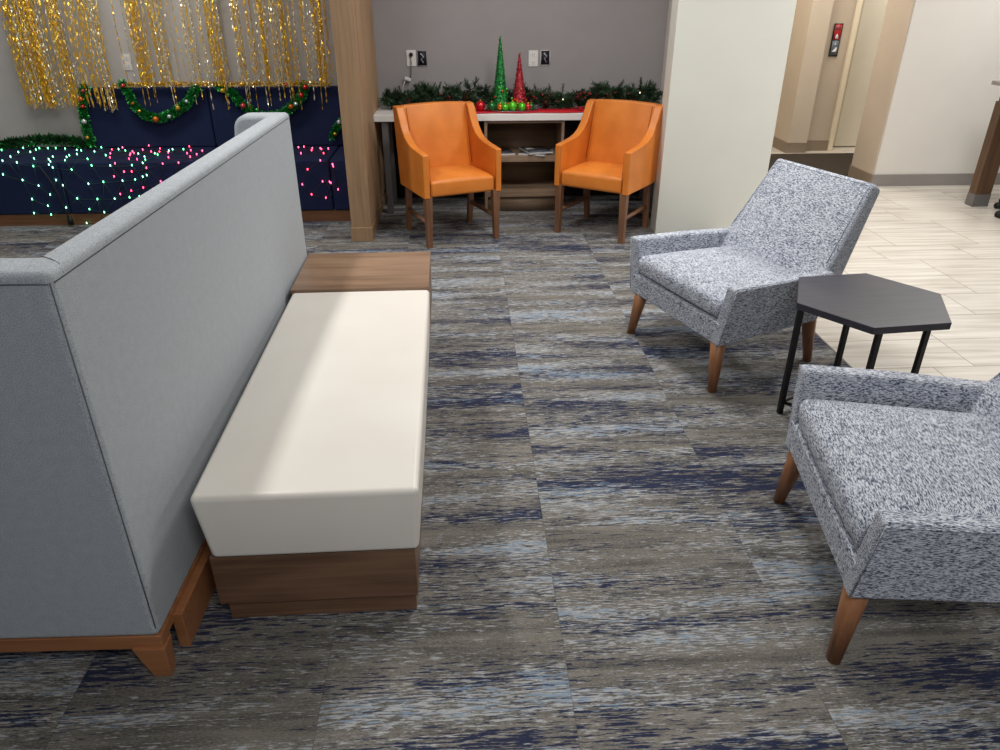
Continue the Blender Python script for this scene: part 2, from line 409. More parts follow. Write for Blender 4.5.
# floor: carpet and tile meet in one plane
f1 = slab('floor', -4.3, 1.84, -3.0, 6.4, -0.1, 0.0, 'carpet'); struct(f1)
f2 = slab('floor_tile', 1.84, 7.2, -3.0, 8.7, -0.1, 0.0, 'tile'); f2.name = 'floor'; struct(f2)
struct(slab('ceiling', -4.3, 7.2, -3.0, 8.7, CEIL, CEIL + 0.1, 'ceil'))
struct(slab('wall_back', -4.3, -0.72, 6.28, 6.4, 0, CEIL, 'wall_booth'))
struct(slab('wall_alcove', -0.72, 1.84, 6.28, 6.4, 0, CEIL, 'wall_grey'))
struct(slab('wall_left', -4.4, -4.3, -3.0, 6.4, 0, CEIL, 'wall_booth'))
struct(slab('wall_alcove_right', 1.645, 1.84, 5.36, 6.28, 0, CEIL, 'wall_white'))
struct(slab('wall_lobby_left', 1.84, 2.195, 5.36, 8.7, 0, CEIL, 'lobby_tan'))
struct(slab('wall_column', 1.425, 2.2, 5.2, 5.36, 0, CEIL, 'column'))
struct(slab('wall_right', 3.765, 7.2, 6.54, 6.66, 0, CEIL, 'wall_white'))
struct(slab('wall_lobby_right', 3.75, 3.88, 6.545, 6.95, 0, CEIL, 'lobby_tan2'))
struct(slab('wall_lobby_pier', 3.587, 3.80, 8.08, 8.6, 0, CEIL, 'lobby_tan'))
struct(slab('wall_lobby_back', 2.195, 7.2, 8.5, 8.7, 0, CEIL, 'lobby_tan'))
struct(slab('wall_lobby_panel', 3.80, 4.10, 8.2, 8.5, 0, CEIL, 'lobby_tan2'))
struct(slab('wall_lobby_end', 5.2, 5.3, 6.66, 8.5, 0, CEIL, 'lobby_tan'))
struct(slab('wall_far_right', 7.1, 7.2, -3.0, 6.54, 0, CEIL, 'wall_white'))
struct(slab('trim_1', 4.10, 4.15, 8.17, 8.5, 0, CEIL, 'cream', bevel=0.004))
d = slab('door_1', 4.15, 5.1, 8.38, 8.42, 0.01, CEIL, 'lobby_door'); struct(d)
slab('door_stile', 4.20, 4.27, 8.372, 8.382, 0.02, CEIL, 'lobby_tan', d)
struct(slab('baseboard_right', 3.75, 7.1, 6.528, 6.54, 0, 0.105, 'base_grey', bevel=0.003))
struct(slab('baseboard_lobby_right', 3.738, 3.75, 6.53, 6.955, 0, 0.105, 'base_taupe'))
struct(slab('baseboard_pier', 3.575, 3.80, 8.068, 8.08, 0, 0.11, 'base_taupe'))
struct(slab('baseboard_pier_side', 3.575, 3.587, 8.08, 8.5, 0, 0.11, 'base_taupe'))
struct(slab('baseboard_panel', 3.80, 4.10, 8.188, 8.2, 0, 0.11, 'base_taupe'))
struct(slab('baseboard_back', -4.3, -0.80, 6.268, 6.28, 0, 0.1, 'base_grey'))
struct(slab('baseboard_alcove', -0.65, 1.645, 6.268, 6.28, 0, 0.1, 'base_grey'))
struct(slab('trim_2', 1.836, 1.845, -3.0, 5.2, -0.01, 0.002, 'grey_metal'))
bm = bmesh.new(); prism(bm, [(2.25, 6.6), (3.72, 6.6), (3.72, 6.97), (4.5, 6.97), (4.5, 7.98), (2.25, 7.98)], 0.0, 0.012, 'z')
tag(obj('entrance_mat', bm, 'lobby_mat', smooth=False), 'dark flat floor mat in the lobby opening behind the grey armchair', 'floor mat')

# oak pilaster between booth and alcove, reeded side panel
p = slab('wall_pilaster', -0.785, -0.665, 5.13, 6.28, 0, CEIL, 'oak', bevel=0.003); struct(p)
bm = bmesh.new()
y = 5.20
while y < 6.26:
    bx(bm, (-0.657, y, 0.1 + (CEIL - 0.1) / 2), (0.018, 0.034, CEIL - 0.1)); y += 0.058
o = obj('reeded_panel', bm, 'oak', p, 0.005, 2)
slab('front_stile', -0.79, -0.648, 5.118, 5.175, 0.1, CEIL, 'oak', p, 0.003)
slab('plinth_block', -0.797, -0.642, 5.108, 5.18, 0, 0.1, 'oak', p, 0.003)
slab('side_skirting', -0.665, -0.648, 5.18, 6.28, 0, 0.075, 'oak', p, 0.003)

# ------------------------------------------------------------ sofa (high back settee, seen from behind)
# local frame: origin near outer corner; +y along back, -x towards seat
def make_sofa():
    t = thing('high_back_sofa', 'light grey felt high-back settee with curved wings, seen from behind on the left', 'sofa', (-0.796, 1.368, 0), math.radians(-1.05))
    Lg, T, TW_, H0, B0 = 2.09, 0.078, 0.112, 1.118, 0.14
    bm = bmesh.new()
    # one continuous U shell: back slab + two wings with curved top front corner
    pr = [(0.0, B0), (0.0, H0), (-0.165, H0)]
    for k in range(1, 7):
        a = PI / 2 * k / 6; pr.append((-0.165 - 0.06 * math.sin(a), H0 - 0.06 * (1 - math.cos(a))))
    pr += [(-0.240, 0.94), (-0.268, 0.82), (-0.335, 0.72), (-0.44, 0.665), (-0.64, 0.635), (-0.70, 0.61), (-0.73, 0.56), (-0.73, B0)]
    # outline on the y = const face of a wing; the back slab bridges between the inner faces
    def ring(y_): return [bm.verts.new((p[0], y_, p[1])) for p in pr]
    def face(vs): bm.faces.new(vs)
    o0, o1 = ring(0), ring(Lg); n = len(pr)
    # inner faces split at x = -T
    cut = [(-T, H0), (-T, B0)]
    i0, i1 = [bm.verts.new((p[0], TW_, p[1])) for p in pr[2:]], [bm.verts.new((p[0], Lg - TW_, p[1])) for p in pr[2:]]
    a0 = bm.verts.new((-T, TW_, H0)); b0 = bm.verts.new((-T, TW_, B0)); a1 = bm.verts.new((-T, Lg - TW_, H0)); b1 = bm.verts.new((-T, Lg - TW_, B0))
    face(o0); face(o1[::-1])
    face([b0, a0] + i0); face(([b1, a1] + i1)[::-1])
    face([a0, b0, b1, a1])                                   # inside of the back
    face([o0[0], o0[1], o1[1], o1[0]])                       # outside of the back
    face([o0[1], o0[2], i0[0], a0, a1, i1[0], o1[2], o1[1]])  # top U
    face([o0[0], o1[0], o1[-1], i1[-1], b1, b0, i0[-1], o0[-1]])  # bottom U
    for k in range(2, n - 1):
        face([o0[k], o0[k + 1], i0[k - 1], i0[k - 2]]); face([o1[k], i1[k - 2], i1[k - 1], o1[k + 1]])
    obj('shell', bm, 'felt', t, 0.02, 4)
    # piped seams on the back and near wing
    bm = bmesh.new()
    r = 0.0015; o_ = 0.0035
    tube(bm, [(0.0003, 0.01, H0 - 0.022), (0.0003, Lg - 0.012, H0 - 0.022)], r, 5)
    tube(bm, [(-0.0055, 0.0045, B0 + 0.03), (-0.0055, 0.0045, H0 - 0.022)], r, 5)
    tube(bm, [(-0.006, -0.0008, H0 - 0.022), (-0.165, -0.0008, H0 - 0.022)], r, 5)
    tube(bm, [(-0.001, 0.05, H0 - 0.016), (-0.012, 0.065, H0 - 0.002), (-0.03, 0.08, H0 + 0.0002), (-0.066, 0.105, H0 + 0.0002)], r, 5)
    obj('seam_piping', bm, 'seam', t)
    bm = bmesh.new(); cushion(bm, -0.70, -0.125, 0.13, Lg / 2 - 0.004, 0.30, 0.43, 0.025, 0.012); obj('seat_cushion', bm, 'felt', t, 0.02, 3)
    bm = bmesh.new(); cushion(bm, -0.70, -0.125, Lg / 2 + 0.004, Lg - 0.13, 0.30, 0.43, 0.025, 0.012); obj('seat_cushion', bm, 'felt', t, 0.02, 3)
    bm = bmesh.new(); bx(bm, (-0.41, Lg / 2, 0.22), (0.60, Lg - 0.2, 0.16)); obj('seat_base', bm, 'felt', t, 0.01)
    # cherry base: thin rail, tapered corner legs, deeper side skirt
    bm = bmesh.new()
    bx(bm, (-0.365, 0.03, 0.118), (0.73, 0.05, 0.045)); bx(bm, (-0.365, Lg - 0.03, 0.118), (0.73, 0.05, 0.045))
    bx(bm, (-0.02, Lg / 2, 0.122), (0.035, Lg - 0.02, 0.036)); bx(bm, (-0.705, Lg / 2, 0.122), (0.04, Lg - 0.02, 0.036))
    obj('base_rail', bm, 'cherry', t, 0.003)
    for sx in (0, 1):
        for sy in (0, 1):
            x0 = 0.006 if sx == 0 else -0.728; y0 = -0.004 if sy == 0 else Lg - 0.004
            dx = -1 if sx == 0 else 1; dy = 1 if sy == 0 else -1
            P = [(x0, y0, 0.104), (x0 + dx * 0.085, y0, 0.104), (x0 + dx * 0.085, y0 + dy * 0.05, 0.104), (x0, y0 + dy * 0.05, 0.104)]
            Q = [(x0 + dx * 0.004, y0 + dy * 0.002, 0), (x0 + dx * 0.05, y0 + dy * 0.002, 0), (x0 + dx * 0.05, y0 + dy * 0.036, 0), (x0 + dx * 0.004, y0 + dy * 0.036, 0)]
            b = bmesh.new(); hexa(b, P + Q); obj('leg', b, 'cherry', t, 0.003)
    bm = bmesh.new(); bx(bm, (0.004, 0.095 + 0.5 * (Lg - 0.19), 0.062), (0.03, Lg - 0.19, 0.122)); obj('side_skirt', bm, 'cherry', t, 0.003)
    return t
make_sofa()

# ------------------------------------------------------------ bench with cream cushion and walnut box
bt = thing('bench', 'long bench with cream vinyl cushion and walnut end table behind the grey settee', 'bench', (-0.43, 1.55, 0), math.radians(0.75))
BW, BL = 0.585, 1.90
bm = bmesh.new(); bx(bm, (0, BL / 2, 0.155), (0.555, BL - 0.0, 0.17)); obj('walnut_box', bm, 'walnut', bt, 0.002)
bm = bmesh.new(); bx(bm, (0.005, BL / 2, 0.0375), (0.53, BL - 0.03, 0.075)); obj('plinth', bm, 'walnut', bt, 0.002)
bm = bmesh.new(); cushion(bm, -0.288, 0.299, -0.018, 1.415, 0.242, 0.454, 0.006, -0.006, 12, 20, 4)
for v in bm.verts:
    f = max(0.0, (0.45 - v.co.z) / 0.208)
    v.co.x *= 1 - 0.032 * f
    if v.co.x < 0: v.co.x += 0.012 * f
    if v.co.y < 0.3: v.co.y += 0.010 * f
obj('seat_cushion', bm, 'vinyl', bt, 0.016, 4)
bm = bmesh.new(); bx(bm, (-0.0, 1.66, 0.34), (0.585, 0.482, 0.206)); obj('end_table_box', bm, 'walnut', bt, 0.003)
bm = bmesh.new(); bx(bm, (-0.0, 1.66, 0.4525), (0.59, 0.486, 0.02)); obj('end_table_top', bm, 'walnut_top', bt, 0.002)

# ------------------------------------------------------------ grey tweed armchairs
# local: +x = sitter's side axis, +y = backwards, front bottom edge centre at origin
def make_armchair():
    t = thing('grey_armchair', '', 'armchair')
    def side(sgn):
        # slab: outer face flares out to the top; profile from front edge to back junction
        zb, zr = 0.228, 0.258
        wf, wt, wj = 0.360, 0.408, 0.375
        th = 0.062
        prof = [(0.0, zb, wf), (0.010, 0.508, wt), (0.30, 0.505, wt - 0.012), (0.575, 0.497, wj), (0.60, 0.40, wj - 0.01), (0.555, zr, wf - 0.01)]
        b = bmesh.new()
        vo = [b.verts.new((sgn * w_, y_, z_)) for y_, z_, w_ in prof]
        vi = [b.verts.new((sgn * (w_ - th), y_, z_)) for y_, z_, w_ in prof]
        n = len(prof); b.faces.new(vo); b.faces.new(vi[::-1])
        for i in range(n): b.faces.new((vo[i], vi[i], vi[(i + 1) % n], vo[(i + 1) % n]))
        return b
    for s in (-1, 1):
        a = obj('arm', side(s), 'tweed_y', t, 0.012, 3)
        b = bmesh.new()
        tube(b, [(s * 0.3615, 0.004, 0.24), (s * 0.408, 0.012, 0.499), (s * 0.396, 0.30, 0.498), (s * 0.376, 0.565, 0.489)], 0.0026, 5)
        obj('welt', b, 'tweed_y', a)
    bm = bmesh.new()
    b = bm
    P = [(-0.35, 0.004, 0.230), (0.35, 0.004, 0.230), (0.34, 0.55, 0.262), (-0.34, 0.55, 0.262),
         (-0.35, 0.001, 0.335), (0.35, 0.001, 0.335), (0.34, 0.55, 0.335), (-0.34, 0.55, 0.335)]
    hexa(b, P); obj('front_rail', b, 'tweed_x', t, 0.010, 3)
    bm = bmesh.new(); cushion(bm, -0.322, 0.322, 0.006, 0.60, 0.342, 0.432, 0.024, 0.008, 12, 12, 4, trap=0.86)
    obj('seat_cushion', bm, 'tweed_x', t, 0.022, 3)
    # reclined back, tapering inwards towards the seat and narrower at the top
    def backpt(u, v, k):
        # u -1..1 width, v 0..1 height, k 0 front 1 rear
        zf, zt = 0.36, 0.856
        yf = 0.47 + 0.297 * v; z = zf + (zt - zf) * v
        hw = 0.372 - (0.372 - 0.307) * v
        if v < 0.3: hw = 0.345 + 0.027 * v / 0.3
        thk = 0.125 - 0.06 * v
        n = Vector((0, 0.857, -0.514))
        p = Vector((u * hw, yf, z))
        if k: p += n * thk
        else: p -= n * (0.018 * (1 - u ** 4) * (1 - (2 * v - 1) ** 4))
        return p
    bm = bmesh.new(); n = 10; grid = {}
    for k in (0, 1):
        for i in range(n + 1):
            for j in range(n + 1): grid[(i, j, k)] = bm.verts.new(backpt(2 * i / n - 1, j / n, k))
    for i in range(n):
        for j in range(n):
            for k in (0, 1): bm.faces.new([grid[q] for q in ((i, j, k), (i + 1, j, k), (i + 1, j + 1, k), (i, j + 1, k))])
    for i in range(n):
        for j in (0, n):
            bm.faces.new([grid[q] for q in ((i, j, 0), (i + 1, j, 0), (i + 1, j, 1), (i, j, 1))])
            bm.faces.new([grid[q] for q in ((j, i, 0), (j, i + 1, 0), (j, i + 1, 1), (j, i, 1))])
    bk = obj('backrest', bm, 'tweed_x', t, 0.02, 3)
    bm = bmesh.new()
    for s in (-1, 1):
        pts = [backpt(s * 0.93, v / 6, 0) + Vector((0, -0.0005, 0.0005)) for v in (2, 3, 4, 5, 5.8)]
        tube(bm, pts, 0.0026, 5)
    tube(bm, [backpt(-0.93, 0.966, 0), backpt(-0.5, 0.966, 0), backpt(0, 0.966, 0), backpt(0.5, 0.966, 0), backpt(0.93, 0.966, 0)], 0.0026, 5)
    obj('welt', bm, 'tweed_y', bk)
    for s in (-1, 1):
        for fr in (0, 1):
            b = bmesh.new()
            if fr == 0: top, foot = (s * 0.305, 0.045, 0.26), (s * 0.344, 0.018, 0.0)
            else: top, foot = (s * 0.272, 0.575, 0.30), (s * 0.266, 0.64, 0.0)
            P = []
            for c, r in ((top, 0.040), (foot, 0.021)):
                for k in range(10):
                    a = 2 * PI * k / 10; P.append(b.verts.new((c[0] + r * math.cos(a), c[1] + r * 0.9 * math.sin(a), c[2])))
            for k in range(10): b.faces.new((P[k], P[(k + 1) % 10], P[10 + (k + 1) % 10], P[10 + k]))
            b.faces.new(P[:10]); b.faces.new(P[10:][::-1])
            obj('leg', b, 'leg_wood', t)
    return t
chA = make_armchair()
chA['label'] = 'grey tweed armchair standing whole between the white column and the hexagonal table'
# local +y is backwards: facing = -y.  facing A = 199.6 deg  -> rotation = 199.6 + 90
chA.location = (0.969, 3.125, 0); chA.rotation_euler = (0, 0, math.radians(199.6 + 90)); chA['group'] = 'grey tweed armchairs'
chB = dup(chA, 'grey tweed armchair in the right foreground, its backrest cut off by the frame', (1.015, 1.675, 0), math.radians(170 + 90))
chB.scale = (1.01, 1, 1.015)

# ------------------------------------------------------------ hexagonal side table
tb = thing('hexagonal_side_table', 'charcoal hexagonal side table on thin black legs between the two grey armchairs', 'side table', (1.5875, 2.583, 0), math.radians(5.6))
bm = bmesh.new(); prism(bm, [(0.306 * math.cos(PI / 3 * k), 0.306 * math.sin(PI / 3 * k)) for k in range(6)], 0.502, 0.53, 'z')
obj('table_top', bm, 'charcoal', tb, 0.0025)
def loc2(wx, wy):
    v = Matrix.Rotation(-math.radians(5.6), 3, 'Z') @ Vector((wx - 1.5875, wy - 2.583, 0)); return v
legs = [loc2(1.332, 2.606), loc2(1.545, 2.40), loc2(1.838, 2.552), loc2(1.633, 2.774)]
for q in legs:
    bm = bmesh.new(); bx(bm, (q.x, q.y, 0.251), (0.021, 0.021, 0.502)); obj('leg', bm, 'black', tb, 0.002)
for a, b_ in zip(legs, legs[1:] + legs[:1]):
    bm = bmesh.new(); tube(bm, [(a.x, a.y, 0.055), (b_.x, b_.y, 0.055)], 0.0085, 4); obj('lower_rung', bm, 'black', tb)
bm = bmesh.new()
for a, b_ in zip(legs, legs[1:] + legs[:1]): tube(bm, [(a.x, a.y, 0.492), (b_.x, b_.y, 0.492)], 0.0095, 4)
obj('top_frame', bm, 'black', tb)

# ------------------------------------------------------------ orange leather chairs
def make_orange():
    t = thing('orange_armchair', '', 'armchair', group='orange leather chairs')
    # local: +y backwards, front feet at y=0, x=+-0.265
    def side(s):
        pr = [(-0.03, 0.345), (-0.03, 0.635), (0.10, 0.645), (0.18, 0.653), (0.25, 0.668), (0.31, 0.694), (0.36, 0.736), (0.40, 0.79), (0.435, 0.848), (0.462, 0.876), (0.535, 0.878), (0.465, 0.345)]
        b = bmesh.new()
        def X(y_, z_, o_):   # flare narrows towards the back
            hw = 0.287 + 0.008 * max(0, (y_ + 0.03) / 0.5)
            return s * (hw - (0.0 if o_ else 0.044 + 0.016 * max(0, (y_ + 0.03) / 0.5)))
        vo = [b.verts.new((X(y_, z_, 1), y_, z_)) for y_, z_ in pr]; vi = [b.verts.new((X(y_, z_, 0), y_, z_)) for y_, z_ in pr]
        n = len(pr); b.faces.new(vo); b.faces.new(vi[::-1])
        for i in range(n): b.faces.new((vo[i], vi[i], vi[(i + 1) % n], vo[(i + 1) % n]))
        return b
    for s in (-1, 1): obj('arm', side(s), 'leather', t, 0.009, 3)
    bm = bmesh.new()
    n = 8; g_ = {}
    for k in (0, 1):
        for i in range(n + 1):
            for j in range(n + 1):
                u, v = 2 * i / n - 1, j / n
                z = 0.36 + 0.52 * v + (0.008 * (1 - u * u) if j == n else 0)
                yf = 0.365 + 0.115 * v - 0.020 * (1 - u ** 4) * (1 - (2 * v - 1) ** 4)
                yr = 0.445 + 0.092 * v
                g_[(i, j, k)] = bm.verts.new((u * 0.242, (yf if k == 0 else yr), z))
    for i in range(n):
        for j in range(n):
            for k in (0, 1): bm.faces.new([g_[q] for q in ((i, j, k), (i + 1, j, k), (i + 1, j + 1, k), (i, j + 1, k))])
    for i in range(n):
        for j in (0, n):
            bm.faces.new([g_[q] for q in ((i, j, 0), (i + 1, j, 0), (i + 1, j, 1), (i, j, 1))])
            bm.faces.new([g_[q] for q in ((j, i, 0), (j, i + 1, 0), (j, i + 1, 1), (j, i, 1))])
    obj('backrest', bm, 'leather', t, 0.012, 3)
    bm = bmesh.new(); cushion(bm, -0.238, 0.238, -0.022, 0.375, 0.348, 0.456, 0.028, 0.004, 10, 10, 4, trap=0.96); obj('seat', bm, 'leather', t, 0.02, 3)
    for s in (-1, 1):
        b = bmesh.new(); hexa(b, [(s * 0.252 - 0.026, -0.024, 0.36), (s * 0.252 + 0.026, -0.024, 0.36), (s * 0.252 + 0.026, 0.026, 0.36), (s * 0.252 - 0.026, 0.026, 0.36),
                                  (s * 0.256 - 0.019, -0.02, 0), (s * 0.256 + 0.019, -0.02, 0), (s * 0.256 + 0.019, 0.018, 0), (s * 0.256 - 0.019, 0.018, 0)]); obj('leg', b, 'chair_leg', t, 0.003)
        b = bmesh.new(); hexa(b, [(s * 0.246 - 0.022, 0.40, 0.36), (s * 0.246 + 0.022, 0.40, 0.36), (s * 0.246 + 0.022, 0.445, 0.36), (s * 0.246 - 0.022, 0.445, 0.36),
                                  (s * 0.246 - 0.018, 0.45, 0), (s * 0.246 + 0.018, 0.45, 0), (s * 0.246 + 0.018, 0.487, 0), (s * 0.246 - 0.018, 0.487, 0)]); obj('leg', b, 'chair_leg', t, 0.003)
        b = bmesh.new(); tube(b, [(s * 0.252, 0.0, 0.165), (s * 0.246, 0.44, 0.165)], 0.017, 4); obj('stretcher', b, 'chair_leg', t)
    st = plain('orange_stitch', s2l(150, 74, 20), 0.6)
    for s in (-1, 1):
        bm = bmesh.new(); tube(bm, [(s * 0.24, -0.031, 0.36), (s * 0.24, -0.031, 0.625)], 0.0016, 4); obj('stitching', bm, st, t)
        bm = bmesh.new(); tube(bm, [(s * 0.226, 0.352, 0.48), (s * 0.222, 0.41, 0.74), (s * 0.222, 0.452, 0.87)], 0.0028, 4); obj('stitching', bm, st, t)
    return t
c1 = make_orange()
def place_orange(o, L_, R_):
    mx, my = (L_[0] + R_[0]) / 2, (L_[1] + R_[1]) / 2
    o.location = (mx, my, 0); o.rotation_euler = (0, 0, math.atan2(R_[1] - L_[1], R_[0] - L_[0]))
place_orange(c1, (-0.245, 4.94), (0.25, 5.14))
c1['label'] = 'orange leather armchair on the left, in front of the white counter beside the oak pilaster'
c2 = dup(c1, 'orange leather armchair on the right, beside the white column', (0, 0, 0), 0)
place_orange(c2, (0.70, 5.27), (1.13, 4.965))

# ------------------------------------------------------------ counter with shelf unit
ct = thing('counter', 'white topped counter with grey metal leg along the alcove wall', 'counter', (0, 5.81, 0))
bm = bmesh.new(); bx(bm, (0.49, 0.228, 0.735), (2.29, 0.456, 0.05)); obj('counter_top', bm, 'white_top', ct, 0.004)
bm = bmesh.new(); bx(bm, (0.49, 0.445, 0.36), (2.2, 0.012, 0.68)); obj('back_panel', bm, 'under_counter_shade', ct)  # added panel, its dark colour stands in for deep shade under the counter
for x in (-0.575, 1.55):
    bm = bmesh.new(); bx(bm, (x, 0.05, 0.355), (0.05, 0.05, 0.71)); obj('leg', bm, 'grey_metal', ct, 0.003)
    bm = bmesh.new(); bx(bm, (x, 0.40, 0.355), (0.05, 0.05, 0.71)); obj('leg', bm, 'grey_metal', ct, 0.003)
sh = thing('shelf_unit', 'open wooden shelf unit with two shelves under the white counter', 'shelf', (0.495, 5.83, 0))
W2 = 0.62
for s in (-1, 1):
    bm = bmesh.new(); bx(bm, (s * (W2 / 2 - 0.011), 0.2, 0.354), (0.022, 0.4, 0.708)); obj('side_panel', bm, 'shelf_wood', sh, 0.001)
for z in (0.145, 0.42):
    bm = bmesh.new(); bx(bm, (0, 0.2, z), (W2 - 0.044, 0.39, 0.045)); obj('shelf', bm, 'shelf_wood', sh, 0.001)
bm = bmesh.new(); bx(bm, (0, 0.2, 0.698), (W2 - 0.044, 0.39, 0.018)); obj('top_panel', bm, 'shelf_wood', sh, 0.001)
bm = bmesh.new(); bx(bm, (0, 0.39, 0.4), (W2 - 0.044, 0.012, 0.58)); obj('back_panel', bm, 'shelf_wood', sh)
bm = bmesh.new(); bx(bm, (0, 0.04, 0.06), (W2 - 0.044, 0.018, 0.12)); obj('toe_kick', bm, 'shelf_wood', sh)
def magazine(loc, rz, label, w_=0.21, h_=0.28):
    t = thing('magazine', label, 'magazine', loc, rz, 'magazines on the upper shelf')
    bm = bmesh.new(); bx(bm, (0, 0, 0.006), (w_, h_, 0.012)); obj('pages', bm, 'paper', t, 0.001)
    bm = bmesh.new(); bx(bm, (0.0, 0.0, 0.0128), (w_ * 0.98, h_ * 0.98, 0.0012)); obj('cover', bm, 'print_dark', t)
    bm = bmesh.new(); bx(bm, (-w_ * 0.2, 0.05, 0.0137), (w_ * 0.35, h_ * 0.3, 0.0006)); obj('cover_panel', bm, 'paper', t)
    return t
magazine((0.31, 5.96, 0.4426), 0.2, 'pale magazine at the left end of the shelf, half behind the orange chair', 0.2, 0.2)
magazine((0.60, 5.975, 0.4426), -0.35, 'dark covered magazine lying in the middle of the upper shelf')
magazine((0.60, 5.96, 0.4566), 0.25, 'white edged magazine lying on top of the dark one', 0.2, 0.25)

# runner, tray, cone trees, ornaments
CZ = 0.7605
bm = bmesh.new()
n = 26; pv = []
for i in range(n + 1):
    x = -0.13 + 1.24 * i / n
    yo = 0.012 * math.sin(i * 0.9)
    pv.append((x, 5.835 + yo, 6.03 + yo * 0.6, 0.002 + 0.0035 * abs(math.sin(i * 1.3))))
tv = [[bm.verts.new((x, y0 + (y1 - y0) * k / 3, CZ + z + (0.002 if k % 2 else 0))) for k in range(4)] for x, y0, y1, z in pv]
for a, b_ in zip(tv, tv[1:]):
    for k in range(3): bm.faces.new((a[k], b_[k], b_[k + 1], a[k + 1]))
o = obj('table_runner', bm, 'red_cloth'); sm_ = o.modifiers.new('solid', 'SOLIDIFY'); sm_.thickness = 0.0015; sm_.offset = 1
tag(o, 'red satin runner lying along the front of the white counter', 'table runner')
def bow(name, c, label):
    t = thing(name, label, 'bow', c)
    for s in (-1, 1):
        bm = bmesh.new(); pts = []
        for k in range(13):
            a = 2 * PI * k / 12; pts.append((s * (0.024 + 0.022 * math.cos(a)), 0.0, 0.018 + 0.013 * math.sin(a)))
        vs = [[bm.verts.new((p_[0], y_, p_[2])) for y_ in (-0.012, 0.012)] for p_ in pts[:-1]]
        for i in range(12):
            a, b_ = vs[i], vs[(i + 1) % 12]; bm.faces.new((a[0], b_[0], b_[1], a[1]))
        o = obj('loop', bm, 'red_cloth', t); o.modifiers.new('s', 'SOLIDIFY').thickness = 0.001
        bm = bmesh.new(); hexa(bm, [(s * 0.005, -0.014, 0.004), (s * 0.075, -0.03, 0.001), (s * 0.075, -0.008, 0.001), (s * 0.005, 0.006, 0.004),
                                    (s * 0.005, -0.014, 0.006), (s * 0.075, -0.03, 0.003), (s * 0.075, -0.008, 0.003), (s * 0.005, 0.006, 0.006)]); obj('tail', bm, 'red_cloth', t)
    bm = bmesh.new(); sphere(bm, (0, 0, 0.016), 0.009); obj('knot', bm, 'red_cloth', t)
bow('ribbon_bow', (0.03, 5.90, CZ + 0.008), 'red ribbon bow at the left end of the red runner')
bow('ribbon_bow', (0.93, 5.90, CZ + 0.008), 'red ribbon bow at the right end of the red runner')
tr = thing('tray', 'round silver tray under the cone trees and ornaments', 'tray', (0.40, 5.955, CZ + 0.008))
bm = bmesh.new(); lathe(bm, [(0, 0.002), (0.17, 0.002), (0.19, 0.008), (0.196, 0.008), (0.178, 0.0), (0, 0.0)], seg=40, sc=(1.05, 0.62)); obj('dish', bm, 'silver', tr)
def conetree(loc, h, r, mat, label):
    t = thing('cone_tree', label, 'christmas decoration', loc)
    bm = bmesh.new(); pr = [(0, h)]
    for i in range(1, 25):
        f = i / 24; pr.append((0.003 + (r - 0.003) * f + (0.0022 if i % 2 else -0.001), h * (1 - f)))
    pr.append((0, 0)); lathe(bm, pr, seg=24); obj('cone', bm, mat, t)
    bm = bmesh.new(); pts = []
    for i in range(150):
        f = i / 149; a = f * 2 * PI * 9; rr = 0.003 + r * (1 - f) + 0.003; pts.append((rr * math.cos(a), rr * math.sin(a), h * f))
    tube(bm, pts, 0.0022, 4); obj('bead_string', bm, 'green_foil' if 'green' in mat else 'ball_pink', t)
    k = 0
    for i in range(9):
        a = rnd.uniform(0, 2 * PI) if i > 3 else -PI / 2 + (i - 1.5) * 0.5; z = rnd.uniform(0.03, h * 0.45); rr = r * (1 - z / h) + 0.006
        bm = bmesh.new(); sphere(bm, (rr * math.cos(a), rr * math.sin(a), z), rnd.uniform(0.008, 0.013)); obj('bauble', bm, ('ball_red', 'ball_green', 'ball_orange')[i % 3], t)
TZ = CZ + 0.0105
conetree((0.315, 5.985, TZ), 0.52, 0.066, 'tree_green', 'taller green beaded cone tree standing on the silver tray')
conetree((0.462, 5.985, TZ), 0.405, 0.062, 'tree_red', 'shorter red beaded cone tree standing on the silver tray')
def ball(loc, r, mat, label):
    r *= 1.18
    t = thing('bauble_ornament', label, 'ornament', loc, 0, 'baubles around the cone trees')
    bm = bmesh.new(); sphere(bm, (0, 0, r), r, 18, 12); obj('ball', bm, mat, t)
    bm = bmesh.new(); lathe(bm, [(0, 0.008), (0.006, 0.008), (0.006, 0), (0, 0)], (0, 0, 2 * r - 0.002), 10); obj('cap', bm, 'gold', t)
ball((0.16, 5.93, CZ + 0.006), 0.032, 'ball_red', 'shiny red bauble left of the green cone tree')
ball((0.245, 5.895, TZ), 0.028, 'ball_darkgreen', 'dark green bauble at the foot of the green cone tree')
ball((0.405, 5.885, TZ), 0.030, 'ball_green', 'bright green bauble between the two cone trees, right one of a pair')
ball((0.348, 5.88, TZ), 0.024, 'ball_green', 'bright green bauble in front of the green cone tree')
ball((0.31, 5.905, TZ), 0.022, 'ball_orange', 'brown orange bauble in front of the green cone tree')
ball((0.478, 5.888, TZ), 0.026, 'ball_green', 'green bauble in front of the red cone tree')
ball((0.525, 5.905, TZ), 0.022, 'ball_red', 'small red bauble at the right end of the tray')
ball((0.552, 5.935, TZ), 0.022, 'ball_darkgreen', 'small dark green bauble at the right end of the tray')
ball((0.42, 5.935, TZ), 0.024, 'ball_red', 'small red bauble behind the green pair')

